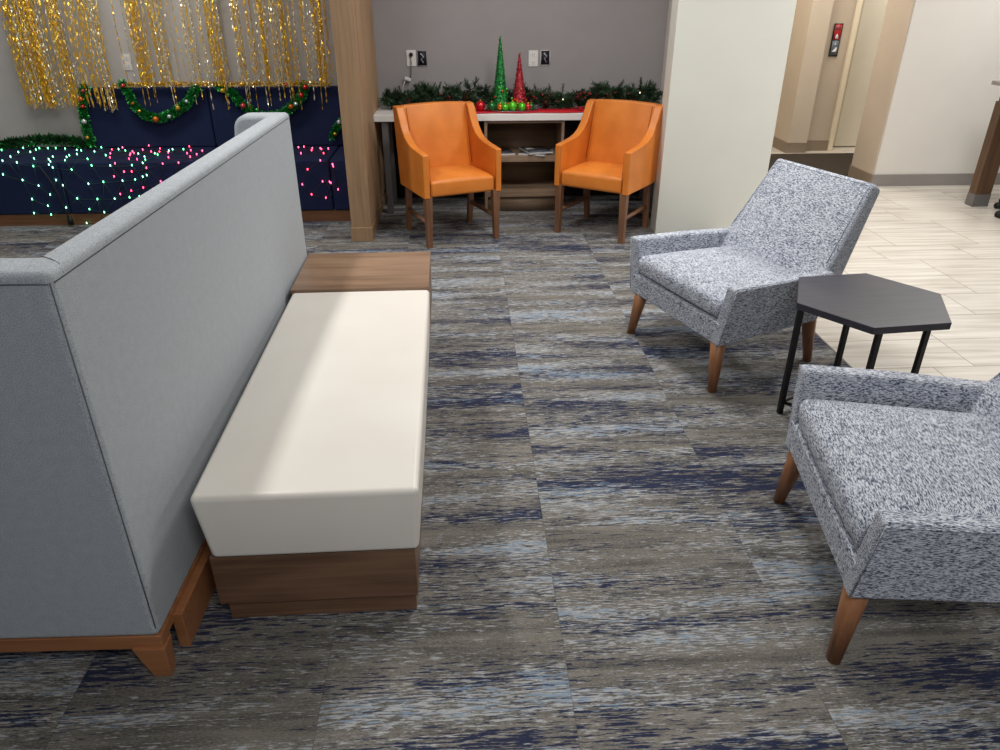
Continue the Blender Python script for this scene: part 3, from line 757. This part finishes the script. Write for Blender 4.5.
# pine garland
def sprig(bm, base, d, ln, nl=0.044, nn=24):
    d = d.normalized(); a = d.cross(Vector((0, 0, 1)));
    if a.length < 1e-3: a = Vector((1, 0, 0))
    a.normalize(); b2 = d.cross(a)
    for i in range(nn):
        f = (i + 0.5) / nn; p = base + d * ln * f; an = rnd.uniform(0, 2 * PI)
        o_ = (a * math.cos(an) + b2 * math.sin(an)) * 0.75 + d * rnd.uniform(0.5, 1.0); o_.normalize()
        l2 = nl * (1.15 - 0.5 * f) * rnd.uniform(0.8, 1.15); q = p + o_ * l2
        s = d.cross(o_).normalized() * 0.0034
        bm.faces.new([bm.verts.new(v) for v in (p - s, p + s, q + s * 0.4, q - s * 0.4)])
gt = thing('pine_garland', 'green pine garland with cones and berries along the back of the counter', 'garland', (0, 6.12, CZ))
bm = bmesh.new()
for i in range(620):
    x = rnd.uniform(-0.60, 1.58); hh = 0.11 + (0.05 if -0.38 < x < -0.02 else 0) + 0.03 * math.sin(x * 6.1) + 0.02 * math.sin(x * 13)
    z = rnd.uniform(0.012, max(0.03, hh)); y = rnd.uniform(-0.06, 0.07)
    d_ = Vector((rnd.uniform(-1, 1), rnd.uniform(-0.9, 0.5), rnd.uniform(-0.05, 0.75)))
    p0 = Vector((x, y, z)); ln = rnd.uniform(0.05, 0.09)
    e = p0 + d_.normalized() * (ln + 0.04)
    if e.y > 0.145: d_.y = -abs(d_.y) * 0.5
    if e.x > 1.63: d_.x = -abs(d_.x)
    if e.x < -0.63: d_.x = abs(d_.x)
    if e.z < 0.005: d_.z = 0.2
    sprig(bm, p0, d_, ln)
for x, z, dx in ((-0.32, 0.08, -0.3), (-0.25, 0.10, 0.1), (-0.17, 0.1, 0.25), (-0.1, 0.08, 0.7), (0.72, 0.08, -0.1), (0.80, 0.08, 0.2), (1.43, 0.1, 0.02), (1.44, 0.12, -0.1), (1.52, 0.08, 0.3), (0.2, 0.08, 0.1), (-0.45, 0.07, -0.2), (0.62, 0.08, -0.3)):
    sprig(bm, Vector((x, -0.02, z)), Vector((dx, -0.1, 1)), 0.10, 0.032, 34)
obj('needles', bm, 'pine', gt, smooth=False)
bm = bmesh.new(); tube(bm, [(-0.6 + 2.18 * i / 40, 0.02 * math.sin(i), 0.035 + 0.012 * math.sin(i * 1.7)) for i in range(41)], 0.008, 5)
for x0, pts in ((1.0, [(0.98, 0, .09), (1.03, -.02, .135), (1.09, -.02, .13), (1.13, -.01, .09)]), (0, [(1.085, -.02, .13), (1.09, -.02, .155)]), (0, [(1.2, -.02, .09), (1.26, -.02, .115), (1.33, -.02, .11)]), (0, [(-0.53, -.02, .06), (-0.50, -.02, .12), (-0.46, -.02, .13), (-.42, -.02, .1)])):
    tube(bm, pts, 0.0035, 5)
obj('stem', bm, 'twig', gt)
def pinecone(c, r):
    bm = bmesh.new()
    for lv in range(7):
        z = -r + 2 * r * lv / 6; rr = r * 0.75 * math.sqrt(max(0.05, 1 - (lv / 6 * 1.0) ** 2)) + 0.002
        for k in range(8):
            a = 2 * PI * (k + 0.5 * (lv % 2)) / 8
            p0 = Vector((0, 0, z)); tip = Vector((rr * math.cos(a), rr * math.sin(a), z + 0.006)); s = Vector((-math.sin(a), math.cos(a), 0)) * rr * 0.35
            vs = [bm.verts.new(Vector(c) + q) for q in (p0, tip - s, tip + Vector((0, 0, 0.003)), tip + s)]
            bm.faces.new(vs[:3]); bm.faces.new((vs[0], vs[2], vs[3]))
            w2 = [bm.verts.new(Vector(c) + q + Vector((0, 0, -0.003))) for q in (p0, tip - s, tip + Vector((0, 0, 0.003)), tip + s)]
            bm.faces.new(w2[:3]); bm.faces.new((w2[0], w2[2], w2[3]))
    sphere(bm, c, r * 0.55, 8, 6)
    return bm
for x, z, y in ((-0.40, 0.05, -0.075), (-0.09, 0.055, -0.08), (0.06, 0.09, -0.07), (-0.25, 0.03, -0.09), (0.68, 0.05, -0.08), (0.93, 0.085, -0.07), (1.18, 0.09, -0.07), (1.38, 0.055, -0.08), (0.56, 0.06, -0.07), (1.08, 0.06, -0.08)):
    obj('pine_cone', pinecone((x, y, z), rnd.uniform(0.034, 0.044)), 'cone_brown', gt, smooth=False)
bm = bmesh.new(); sphere(bm, (0, 0, 0), 0.0075, 7, 5); b0 = obj('berry', bm, 'berry', gt)
for i in range(46):
    b1 = b0 if i == 0 else b0.copy()
    if i: C.objects.link(b1); b1.parent = gt
    c = rnd.choice((1.2, 0.95, 0.7, 1.0, -0.1, 0.58, 1.33)); b1.location = (c + rnd.uniform(-.06, .06), rnd.uniform(-0.10, -0.05), rnd.uniform(0.04, 0.125))
for x, z in ((0.81, 0.075), (1.415, 0.12), (-0.13, 0.045)):
    bm = bmesh.new(); lathe(bm, [(0, 0.010), (0.002, 0.004), (0.003, -0.003), (0, -0.006)], (x, -0.1, z), 8); obj('bulb', bm, 'bulb_warm', gt)

# outlets on walls
def outlet(loc, label, rot=0):
    t = thing('wall_outlet', label, 'outlet', loc, rot, 'white wall outlets')
    bm = bmesh.new(); bx(bm, (0, -0.003, 0), (0.074, 0.006, 0.118)); obj('plate', bm, 'plastic_white', t, 0.002)
    for z in (-0.028, 0.028):
        bm = bmesh.new(); bx(bm, (0, -0.007, z), (0.034, 0.003, 0.030)); s_ = obj('socket', bm, 'plastic_white', t, 0.001)
        bm = bmesh.new()
        for x in (-0.007, 0.007): bx(bm, (x, -0.0088, z + 0.003), (0.0022, 0.001, 0.010))
        bx(bm, (0, -0.0088, z - 0.009), (0.004, 0.001, 0.004)); obj('slots', bm, 'glass_dark', s_, smooth=False)
def openbox(loc, label, kk):
    t = thing('cable_box', label, 'wall box', loc, 0)
    bm = bmesh.new()
    for c, s in (((-0.036, -0.003, 0), (0.004, 0.006, 0.112)), ((0.036, -0.003, 0), (0.004, 0.006, 0.112)), ((0, -0.003, 0.054), (0.076, 0.006, 0.004)), ((0, -0.003, -0.054), (0.076, 0.006, 0.004))): bx(bm, c, s)
    obj('frame', bm, 'wall_grey' if kk else 'plastic_white', t)
    bm = bmesh.new(); bx(bm, (0, -0.0015, 0), (0.066, 0.003, 0.104)); obj('opening', bm, 'glass_dark', t)
    bm = bmesh.new(); tube(bm, [(-0.012, -0.004, 0.035), (0.012, -0.008, 0.012), (-0.008, -0.008, -0.006), (0.010, -0.006, -0.032)], 0.0045, 6); obj('loose_cable', bm, 'plastic_white', t)
WY = 6.279
outlet((-0.372, WY, 1.118), 'white outlet with a black plug on the alcove wall, above the left orange chair')
openbox((-0.287, WY, 1.116), 'open cable box with dark opening beside the plugged outlet', 1)
outlet((0.594, WY, 1.112), 'white outlet with empty sockets right of the red cone tree')
openbox((0.690, WY, 1.116), 'open cable box with white frame beside the empty outlet', 0)
outlet((-2.57, WY, 1.098), 'white outlet behind the gold foil fringe above the booth')
t = thing('power_cord', 'black plug and cord with white adapter hanging from the left outlet', 'power cord', (-0.372, WY, 1.118))
bm = bmesh.new(); lathe(bm, [(0, 0.018), (0.012, 0.018), (0.016, 0), (0, 0)], seg=12)
for v in bm.verts: v.co = Vector((v.co.x, -0.008 - v.co.z, v.co.y + 0.026))
obj('plug', bm, 'black_rubber', t)
bm = bmesh.new(); tube(bm, [(0, -0.022, 0.018), (-0.004, -0.026, -0.04), (-0.008, -0.018, -0.10), (-0.012, -0.018, -0.145)], 0.0028, 6); obj('cord', bm, 'black_rubber', t)
bm = bmesh.new(); bx(bm, (-0.035, -0.03, -0.150), (0.05, 0.025, 0.022), Matrix.Rotation(0.35, 3, 'Y')); obj('adapter', bm, 'plastic_white', t, 0.003)
bm = bmesh.new(); tube(bm, [(-0.055, -0.03, -0.155), (-0.075, -0.035, -0.20), (-0.085, -0.04, -0.26)], 0.003, 6); obj('adapter_cord', bm, 'plastic_white', t)

# ------------------------------------------------------------ navy booth
bo = thing('navy_booth', 'long navy upholstered booth with tall back panels and wooden base along the wall', 'booth seat', (0, 5.62, 0))
bm = bmesh.new(); bx(bm, (-2.52, 0.33, 0.045), (3.4, 0.62, 0.09)); obj('wood_base', bm, 'booth_wood', bo, 0.003)
for a, b_ in ((-4.22, -2.97), (-2.965, -1.975), (-1.97, -0.99), (-0.985, -0.815)):
    bm = bmesh.new(); bx(bm, ((a + b_) / 2, 0.327, 0.28), (b_ - a, 0.645, 0.385)); obj('seat', bm, 'navy', bo, 0.015, 3)
for a, b_ in ((-2.955, -1.975), (-1.97, -0.815)):
    bm = bmesh.new(); bx(bm, ((a + b_) / 2, 0.60, 0.696), (b_ - a, 0.10, 0.448)); obj('back_panel', bm, 'navy', bo, 0.015, 3)

# small table inside the booth group
cf = thing('coffee_table', 'brown wooden table between the grey settee and the navy booth', 'table', (-1.71, 4.48, 0))
bm = bmesh.new(); bx(bm, (0, 0, 0.435), (0.60, 0.98, 0.03)); obj('table_top', bm, 'walnut_y', cf, 0.003)
bm = bmesh.new(); bx(bm, (0, 0, 0.21), (0.10, 0.45, 0.42)); obj('pedestal', bm, 'walnut_y', cf, 0.003)
bm = bmesh.new(); bx(bm, (0, 0, 0.01), (0.4, 0.7, 0.02)); obj('foot', bm, 'black', cf, 0.003)

# gold foil fringe curtains
def fringe(x0, x1, zs, n, label, gaps=()):
    t = thing('foil_fringe_curtain', label, 'foil curtain', ((x0 + x1) / 2, 6.19, 2.62), 0, 'gold foil fringe curtains')
    ox = (x0 + x1) / 2; cl = [rnd.uniform(x0 + 0.03, x1 - 0.03) for _ in range(int((x1 - x0) / 0.075))]
    bm = bmesh.new(); bx(bm, (0, 0.07, 0.0), (x1 - x0, 0.004, 0.05)); obj('header_strip', bm, 'gold', t)
    for mi, (mat, share) in enumerate((('gold', 0.64), ('silver_foil', 0.36))):
        bm = bmesh.new()
        for i in range(int(n * share)):
            while True:
                x = rnd.choice(cl) + rnd.gauss(0, 0.022) if rnd.random() < 0.6 else rnd.uniform(x0, x1)
                x = min(x1, max(x0, x))
                if not any(a < x < b_ for a, b_ in gaps): break
            zb = zs(x) + rnd.uniform(-0.02, 0.03)
            x -= ox; y = rnd.uniform(-0.10, 0.03) - 0.0
            if zb < 0.95 and abs(zb - 2.62) > 0: y = rnd.uniform(-0.10, -0.075)
            top = Vector((x + rnd.uniform(-0.02, 0.02), 0.06, 0.0)); bot_z = zb - 2.62
            segs = 110; ww = rnd.uniform(0.0024, 0.0052); tw = rnd.uniform(0, 6); rate = rnd.uniform(0.5, 1.2)
            ph = rnd.uniform(0, 6); prev = None
            for k in range(segs + 1):
                f = k / segs; z = bot_z * f
                yy = 0.06 + (y - 0.06) * min(1, f * 1.3); xx = x + 0.010 * math.sin(ph + f * 5) + rnd.uniform(-0.0008, 0.0008)
                a = tw + k * rate + rnd.uniform(-0.5, 0.5)
                dx, dy = ww * math.cos(a), ww * math.sin(a)
                cur = (bm.verts.new((xx - dx, yy - dy, z)), bm.verts.new((xx + dx, yy + dy, z)))
                if prev: bm.faces.new((prev[0], prev[1], cur[1], cur[0]))
                prev = cur
        obj('foil_strands', bm, mat, t, smooth=False)
    return t
fringe(-3.34, -2.635, lambda x: 0.80 + (0 if x < -2.75 else -0.03), 150, 'gold foil fringe curtain at the left, hanging past the booth end')
fringe(-2.52, -1.78, lambda x: (0.955 if rnd.random() < 0.86 else rnd.uniform(0.76, 0.86)), 96, 'gold foil fringe curtain in the middle, over the white outlet', [(-1.99, -1.93), (-2.5, -2.44), (-2.2, -2.16)])
fringe(-1.69, -0.99, lambda x: (0.955 if rnd.random() < 0.84 else rnd.uniform(0.74, 0.84)), 100, 'gold foil fringe curtain at the right, next to the oak pilaster', [(-1.22, -1.17), (-1.55, -1.50)])

# tinsel garlands
def interp(pts, n):
    pts = [Vector(p) for p in pts]; seg = [(b_ - a).length for a, b_ in zip(pts, pts[1:])]; tot = sum(seg); out = []
    for i in range(n):
        d_ = tot * i / (n - 1); k = 0
        while k < len(seg) - 1 and d_ > seg[k]: d_ -= seg[k]; k += 1
        out.append(pts[k].lerp(pts[k + 1], min(1, d_ / max(seg[k], 1e-6))))
    return out
def tinsel(pts, r, dens, mat, label, balls=(), mat2=None, name='tinsel_garland'):
    t = thing(name, label, 'garland', pts[0], 0, 'tinsel garlands on the booth')
    o0 = Vector(pts[0]); P = [p - o0 for p in interp(pts, dens)]
    bm = bmesh.new(); tube(bm, P[::3] if len(P) > 8 else P, 0.004, 4); obj('core_wire', bm, 'twig', t)
    for mi, mt in enumerate([mat] + ([mat2] if mat2 else [])):
        bm = bmesh.new()
        for p in P:
            for k in range(7):
                d_ = Vector((rnd.uniform(-1, 1), rnd.uniform(-1, 0.55), rnd.uniform(-1, 1))).normalized() * r * rnd.uniform(0.7, 1.15)
                s = d_.cross(Vector((rnd.uniform(-1, 1), 1, rnd.uniform(-1, 1)))).normalized() * 0.0034
                bm.faces.new([bm.verts.new(v) for v in (p - s, p + s, p + d_ + s, p + d_ - s)])
        obj('tinsel', bm, mt, t, smooth=False)
    for f, mt, rr in balls:
        p = P[int(f * (len(P) - 1))]
        bm = bmesh.new(); sphere(bm, p + Vector((rnd.uniform(-.012, .012), -r * 0.8, rnd.uniform(-.012, .012))), rr, 10, 8); obj('bauble', bm, mt, t)
Yg = 6.125
tinsel([(-2.86, Yg, .943), (-2.91, Yg, .84), (-2.93, Yg, .73), (-2.935, Yg, .62), (-2.925, Yg, .52)], 0.040, 110, 'green_foil', 'green tinsel garland hanging down the left end of the tall navy back',
       [(.05, 'ball_pink', .014), (.25, 'ball_orange', .02), (.34, 'ball_red', .016), (.62, 'ball_white', .02), (.9, 'ball_gold', .014)], 'darkgreen_foil')
tinsel([(-2.58, Yg, .96), (-2.55, Yg, .898), (-2.525, Yg, .795), (-2.45, Yg, .721), (-2.35, Yg, .700), (-2.23, Yg, .745), (-2.11, Yg, .822), (-2.02, Yg, .935)], 0.040, 180, 'green_foil', 'green tinsel swag with baubles looped in the middle of the navy back',
       [(.02, 'ball_pink', .016), (.18, 'ball_orange', .012), (.30, 'ball_gold', .012), (.46, 'ball_orange', .024), (.58, 'ball_white', .016), (.72, 'ball_gold', .018), (.82, 'ball_white', .014)], 'darkgreen_foil')
tinsel([(-1.86, Yg, .94), (-1.765, Yg, .893), (-1.715, Yg, .819), (-1.648, Yg, .76), (-1.56, Yg, .714), (-1.42, Yg, .72), (-1.31, Yg, .787), (-1.23, Yg, .86), (-1.19, Yg, .945)], 0.040, 180, 'green_foil', 'green tinsel swag with red baubles looped behind the wing of the grey settee',
       [(.06, 'ball_gold', .018), (.28, 'ball_pink', .022), (.44, 'ball_gold', .016), (.76, 'ball_orange', .02), (.82, 'ball_white', .016), (.90, 'ball_red', .02), (.97, 'ball_red', .02)], 'darkgreen_foil')
tinsel([(-0.90, Yg, .70), (-0.95, Yg, .665), (-0.99, Yg, .62), (-1.03, Yg, .55)], 0.03, 50, 'green_foil', 'short green tinsel end hanging beside the oak pilaster',
       [(.35, 'ball_white', .018), (.8, 'ball_gold', .014)], 'darkgreen_foil')
tinsel([(-3.9, 6.19, .50), (-3.68, 6.19, .50), (-3.557, 6.19, .515), (-3.431, 6.19, .53), (-3.272, 6.19, .54), (-3.12, 6.19, .53), (-3.01, 6.19, .51), (-2.99, 6.185, .505)], 0.05, 190, 'darkgreen_foil', 'dark green garland lying along the low seat at the far left', [], 'pine')
tinsel([(-2.645, Yg, .945), (-2.452, Yg, .953), (-2.149, Yg, .955), (-1.998, Yg, .952), (-1.772, Yg, .95), (-1.467, Yg, .952), (-1.006, Yg, .948)], 0.024, 150, 'gold', 'thin gold tinsel strip running along the top edge of the navy back', [(.12, 'ball_gold', .01), (.3, 'ball_orange', .01), (.6, 'ball_gold', .02), (.8, 'ball_pink', .01)], 'silver_foil')

# net lights draped over the seat
GREEN = [(-3.639, 6.243, 0.478), (-3.599, 6.072, 0.478), (-3.424, 5.981, 0.478), (-3.478, 6.157, 0.478), (-3.47, 6.25, 0.482), (-3.336, 5.984, 0.478), (-3.338, 6.073, 0.478), (-3.341, 6.134, 0.478), (-3.385, 6.25, 0.492), (-3.326, 6.25, 0.51), (-3.273, 6.13, 0.478), (-3.211, 6.127, 0.478), (-3.126, 6.1, 0.478), (-3.009, 6.041, 0.478), (-2.965, 6.016, 0.478), (-2.935, 5.877, 0.478), (-2.845, 5.973, 0.478), (-2.863, 6.155, 0.478), (-3.39, 5.802, 0.478), (-3.178, 5.723, 0.478), (-3.368, 5.653, 0.478), (-3.244, 5.612, 0.474), (-3.135, 5.612, 0.45), (-3.055, 5.69, 0.478), (-3.006, 5.615, 0.478), (-3.071, 5.786, 0.478), (-3.022, 5.612, 0.459), (-3.0, 5.612, 0.439), (-2.918, 5.649, 0.478), (-2.961, 5.766, 0.478), (-2.973, 5.836, 0.478), (-2.773, 5.688, 0.478), (-2.718, 5.612, 0.45), (-2.869, 5.612, 0.422), (-3.369, 5.612, 0.392), (-3.242, 5.612, 0.35), (-3.139, 5.612, 0.307), (-3.001, 5.612, 0.347), (-2.963, 5.612, 0.308), (-2.775, 5.612, 0.317), (-2.663, 5.612, 0.329), (-3.215, 5.612, 0.208), (-3.074, 5.612, 0.24), (-3.114, 5.612, 0.157), (-2.985, 5.612, 0.141), (-2.885, 5.612, 0.209), (-2.739, 5.612, 0.202), (-3.232, 5.612, 0.102), (-3.11, 5.612, 0.089), (-2.995, 5.612, 0.04), (-2.865, 5.612, 0.02), (-2.713, 5.612, 0.102), (-2.612, 5.612, 0.203), (-2.5, 5.612, 0.212), (-2.522, 5.612, 0.337), (-2.584, 5.612, 0.448), (-2.428, 5.612, 0.449), (-2.428, 5.612, 0.344), (-2.337, 5.612, 0.376), (-2.369, 5.612, 0.364), (-2.331, 5.632, 0.478), (-2.346, 5.612, 0.465), (-2.471, 5.867, 0.478), (-2.694, 6.055, 0.478), (-2.696, 5.822, 0.478), (-2.62, 5.998, 0.478), (-2.35, 5.875, 0.478), (-2.28, 5.98, 0.478), (-2.269, 6.032, 0.478), (-2.426, 5.612, 0.217), (-2.745, 5.612, 0.018), (-2.381, 5.75, 0.478), (-2.313, 5.83, 0.478), (-2.817, 5.612, 0.127), (-2.184, 6.029, 0.478)]
RED = [(-2.741, 6.042, 0.478), (-2.691, 5.892, 0.478), (-2.629, 5.735, 0.478), (-2.546, 5.612, 0.464), (-2.576, 5.612, 0.369), (-2.496, 5.612, 0.402), (-2.44, 5.612, 0.403), (-2.694, 6.13, 0.478), (-2.55, 5.958, 0.478), (-2.531, 5.87, 0.478), (-2.4, 5.655, 0.478), (-2.465, 5.672, 0.478), (-2.499, 6.029, 0.478), (-2.49, 6.14, 0.488), (-2.405, 5.95, 0.478), (-2.377, 6.061, 0.478), (-2.191, 5.712, 0.478), (-2.203, 5.612, 0.458), (-2.087, 5.612, 0.463), (-2.328, 5.612, 0.428), (-2.383, 5.612, 0.284), (-2.476, 5.612, 0.261), (-2.245, 5.612, 0.328), (-2.148, 5.612, 0.343), (-2.563, 5.612, 0.237), (-2.575, 5.612, 0.127), (-2.516, 5.898, 0.478), (-2.513, 5.812, 0.478), (-2.335, 5.932, 0.478), (-2.259, 5.906, 0.478), (-2.173, 6.14, 0.478), (-2.113, 5.985, 0.478), (-2.104, 5.867, 0.478), (-2.036, 5.728, 0.478), (-2.018, 5.824, 0.478), (-2.016, 5.956, 0.478), (-1.925, 5.656, 0.478), (-1.893, 5.879, 0.478), (-1.75, 5.8, 0.478), (-1.7, 5.612, 0.40), (-1.55, 5.9, 0.478), (-1.5, 5.612, 0.33), (-1.38, 5.75, 0.478), (-1.294, 6.065, 0.478), (-1.255, 6.087, 0.478), (-1.229, 5.821, 0.478), (-1.176, 6.017, 0.478), (-1.168, 5.936, 0.478), (-1.113, 6.014, 0.478), (-1.097, 5.972, 0.478), (-1.047, 5.994, 0.478), (-1.055, 5.812, 0.478), (-1.048, 5.612, 0.469), (-0.961, 5.612, 0.44), (-0.958, 5.612, 0.425), (-1.15, 5.612, 0.405), (-1.203, 5.612, 0.293), (-1.049, 5.612, 0.313), (-0.997, 5.612, 0.31), (-0.988, 5.612, 0.302), (-0.939, 5.612, 0.252), (-1.143, 5.612, 0.216), (-1.038, 5.612, 0.189)]
def netlight(P, mat, label):
    P = [Vector((x, min(y, 6.235) if x < -2.95 else min(y, 6.14), z + (0.004 if z > 0.47 else 0.0))) for x, y, z in P]
    P = [Vector((p.x, p.y - (0.002 if p.y < 5.62 else 0), p.z)) for p in P]
    t = thing('net_lights', label, 'string lights', (P[0].x, 5.62, 0.478))
    o0 = Vector(t.location)
    bm = bmesh.new()
    ps = sorted(P, key=lambda p: p.x)
    for i, p in enumerate(ps):
        # wire to the nearest neighbours, kept on the surface by a bend at the seat edge
        near = sorted([q for q in ps if q is not p and q.x >= p.x], key=lambda q: (q - p).length)[:2]
        for q in near:
            if (q - p).length > 0.35: continue
            if (p.y < 5.63) != (q.y < 5.63):
                m_ = Vector(((p.x + q.x) / 2, 5.606, 0.484)); pts = [p, m_, q]
            else: pts = [p, (p + q) / 2 + Vector((0, 0, -0.004 if p.y < 5.63 else 0.001)), q]
            tube(bm, [v - o0 for v in pts], 0.0018, 3)
    obj('wire', bm, 'pine' if 'green' in label else 'twig', t)
    bm = bmesh.new(); lathe(bm, [(0, 0.011), (0.003, 0.008), (0.004, 0.003), (0.003, -0.004), (0, -0.005)], seg=8)
    b0 = obj('bulb', bm, mat, t); b0.location = P[0] - o0
    for p in P[1:]:
        c = b0.copy(); C.objects.link(c); c.parent = t; c.location = p - o0
    return t
g_ = netlight(GREEN, 'bulb_green', 'lit green net lights draped over the left part of the navy booth')
netlight(RED, 'bulb_red', 'lit red net lights draped over the right part of the navy booth')
bm = bmesh.new(); o0 = g_.location
tube(bm, [Vector(p) - Vector(o0) for p in ((-3.09, 5.60, .46), (-3.03, 5.60, .33), (-3.0, 5.60, .2), (-2.985, 5.60, .09), (-2.97, 5.595, .03))], 0.006, 5)
bx(bm, Vector((-2.972, 5.593, 0.045)) - Vector(o0), (0.035, 0.02, 0.06)); obj('plug_cord', bm, 'black_rubber', g_)

# ------------------------------------------------------------ lobby sign, bar table and castor chair at right
t = thing('lobby_sign', 'narrow red and grey sign on the lobby wall', 'sign', (3.955, 8.199, 1.127))
bm = bmesh.new(); bx(bm, (0, -0.006, 0), (0.094, 0.012, 0.316)); obj('frame', bm, 'black', t, 0.003)
bm = bmesh.new(); bx(bm, (0, -0.013, 0.075), (0.072, 0.003, 0.145)); obj('red_panel', bm, 'sign_red', t)
bm = bmesh.new(); bx(bm, (0, -0.013, -0.075), (0.072, 0.003, 0.140)); obj('grey_panel', bm, 'sign_grey', t)
bm = bmesh.new(); bx(bm, (0, -0.0148, 0.115), (0.056, 0.001, 0.045)); obj('dull_text_block', bm, 'sign_dull', t)
bm = bmesh.new(); prism(bm, [(-0.014, 0.012), (0.014, 0.012), (0.018, 0.032), (0.008, 0.042), (0.002, 0.062), (-0.01, 0.048), (-0.018, 0.03)], -0.0155, -0.0145, 'y'); obj('flame_mark', bm, 'sign_white', t)
bm = bmesh.new(); prism(bm, [(-0.024, -0.115), (-0.024, -0.10), (-0.008, -0.10), (-0.008, -0.085), (0.008, -0.085), (0.008, -0.07), (0.024, -0.07), (0.024, -0.115)], -0.0155, -0.0145, 'y')
obj('stair_mark', bm, 'sign_white', t)
bm = bmesh.new(); sphere(bm, (0, -0.0145, -0.04), 0.009, 8, 6); obj('figure_mark', bm, 'sign_white', t)

bt_ = thing('bar_table', 'brown wooden bar table with grey foot cap at the right edge', 'table', (4.30, 5.84, 0))
bm = bmesh.new(); bx(bm, (0.30, -0.36, 0.945), (0.76, 1.0, 0.03)); obj('table_top', bm, 'base_grey', bt_, 0.003)
bm = bmesh.new(); bx(bm, (0.30, -0.36, 0.865), (0.70, 0.80, 0.13)); obj('apron', bm, 'dark_post', bt_, 0.003)
for x in (0.0, 0.60):
    for y_ in (0.0, -0.72):
        bm = bmesh.new(); bx(bm, (x, y_, 0.45), (0.135, 0.09, 0.74)); lg = obj('leg', bm, 'dark_post', bt_, 0.003)
        bm = bmesh.new(); bx(bm, (x, y_, 0.05), (0.14, 0.095, 0.10)); obj('foot_cap', bm, 'grey_metal', lg, 0.002)
ch = thing('swivel_chair', 'black castor chair, only one wheel showing at the right edge', 'chair', (4.505, 5.475, 0), 0.05)
bm = bmesh.new(); lathe(bm, [(0, 0.46), (0.025, 0.46), (0.025, 0.10), (0.04, 0.09), (0.04, 0.06), (0, 0.06)], seg=14); obj('gas_column', bm, 'black', ch)
bm = bmesh.new(); cushion(bm, -0.2, 0.2, -0.2, 0.2, 0.46, 0.52, 0.015, 0.01); obj('seat', bm, 'black_rubber', ch, 0.015)
bm = bmesh.new(); cushion(bm, -0.19, 0.19, 0.0, 0.04, 0.60, 0.78, 0.0, 0.01); o = obj('backrest', bm, 'black_rubber', ch, 0.01); o.location = (0, 0.21, 0)
bm = bmesh.new(); tube(bm, [(0, 0.1, 0.47), (0, 0.25, 0.48), (0, 0.265, 0.70)], 0.014, 6); obj('back_bracket', bm, 'black', ch)
for k in range(5):
    a = PI + 2 * PI * k / 5; cx, cy = 0.27 * math.cos(a), 0.27 * math.sin(a)
    bm = bmesh.new(); tube(bm, [(0.03 * math.cos(a), 0.03 * math.sin(a), 0.09), (cx, cy, 0.068)], 0.017, 6); ar = obj('base_arm', bm, 'black', ch)
    bm = bmesh.new()
    for s in (-1, 1):
        q = Vector((-math.sin(a), math.cos(a), 0)) * 0.013 * s
        tube(bm, [Vector((cx, cy, 0.026)) + q * 0.5, Vector((cx, cy, 0.026)) + q * 1.5], 0.026, 14)
    obj('castor', bm, 'black_rubber', ar)
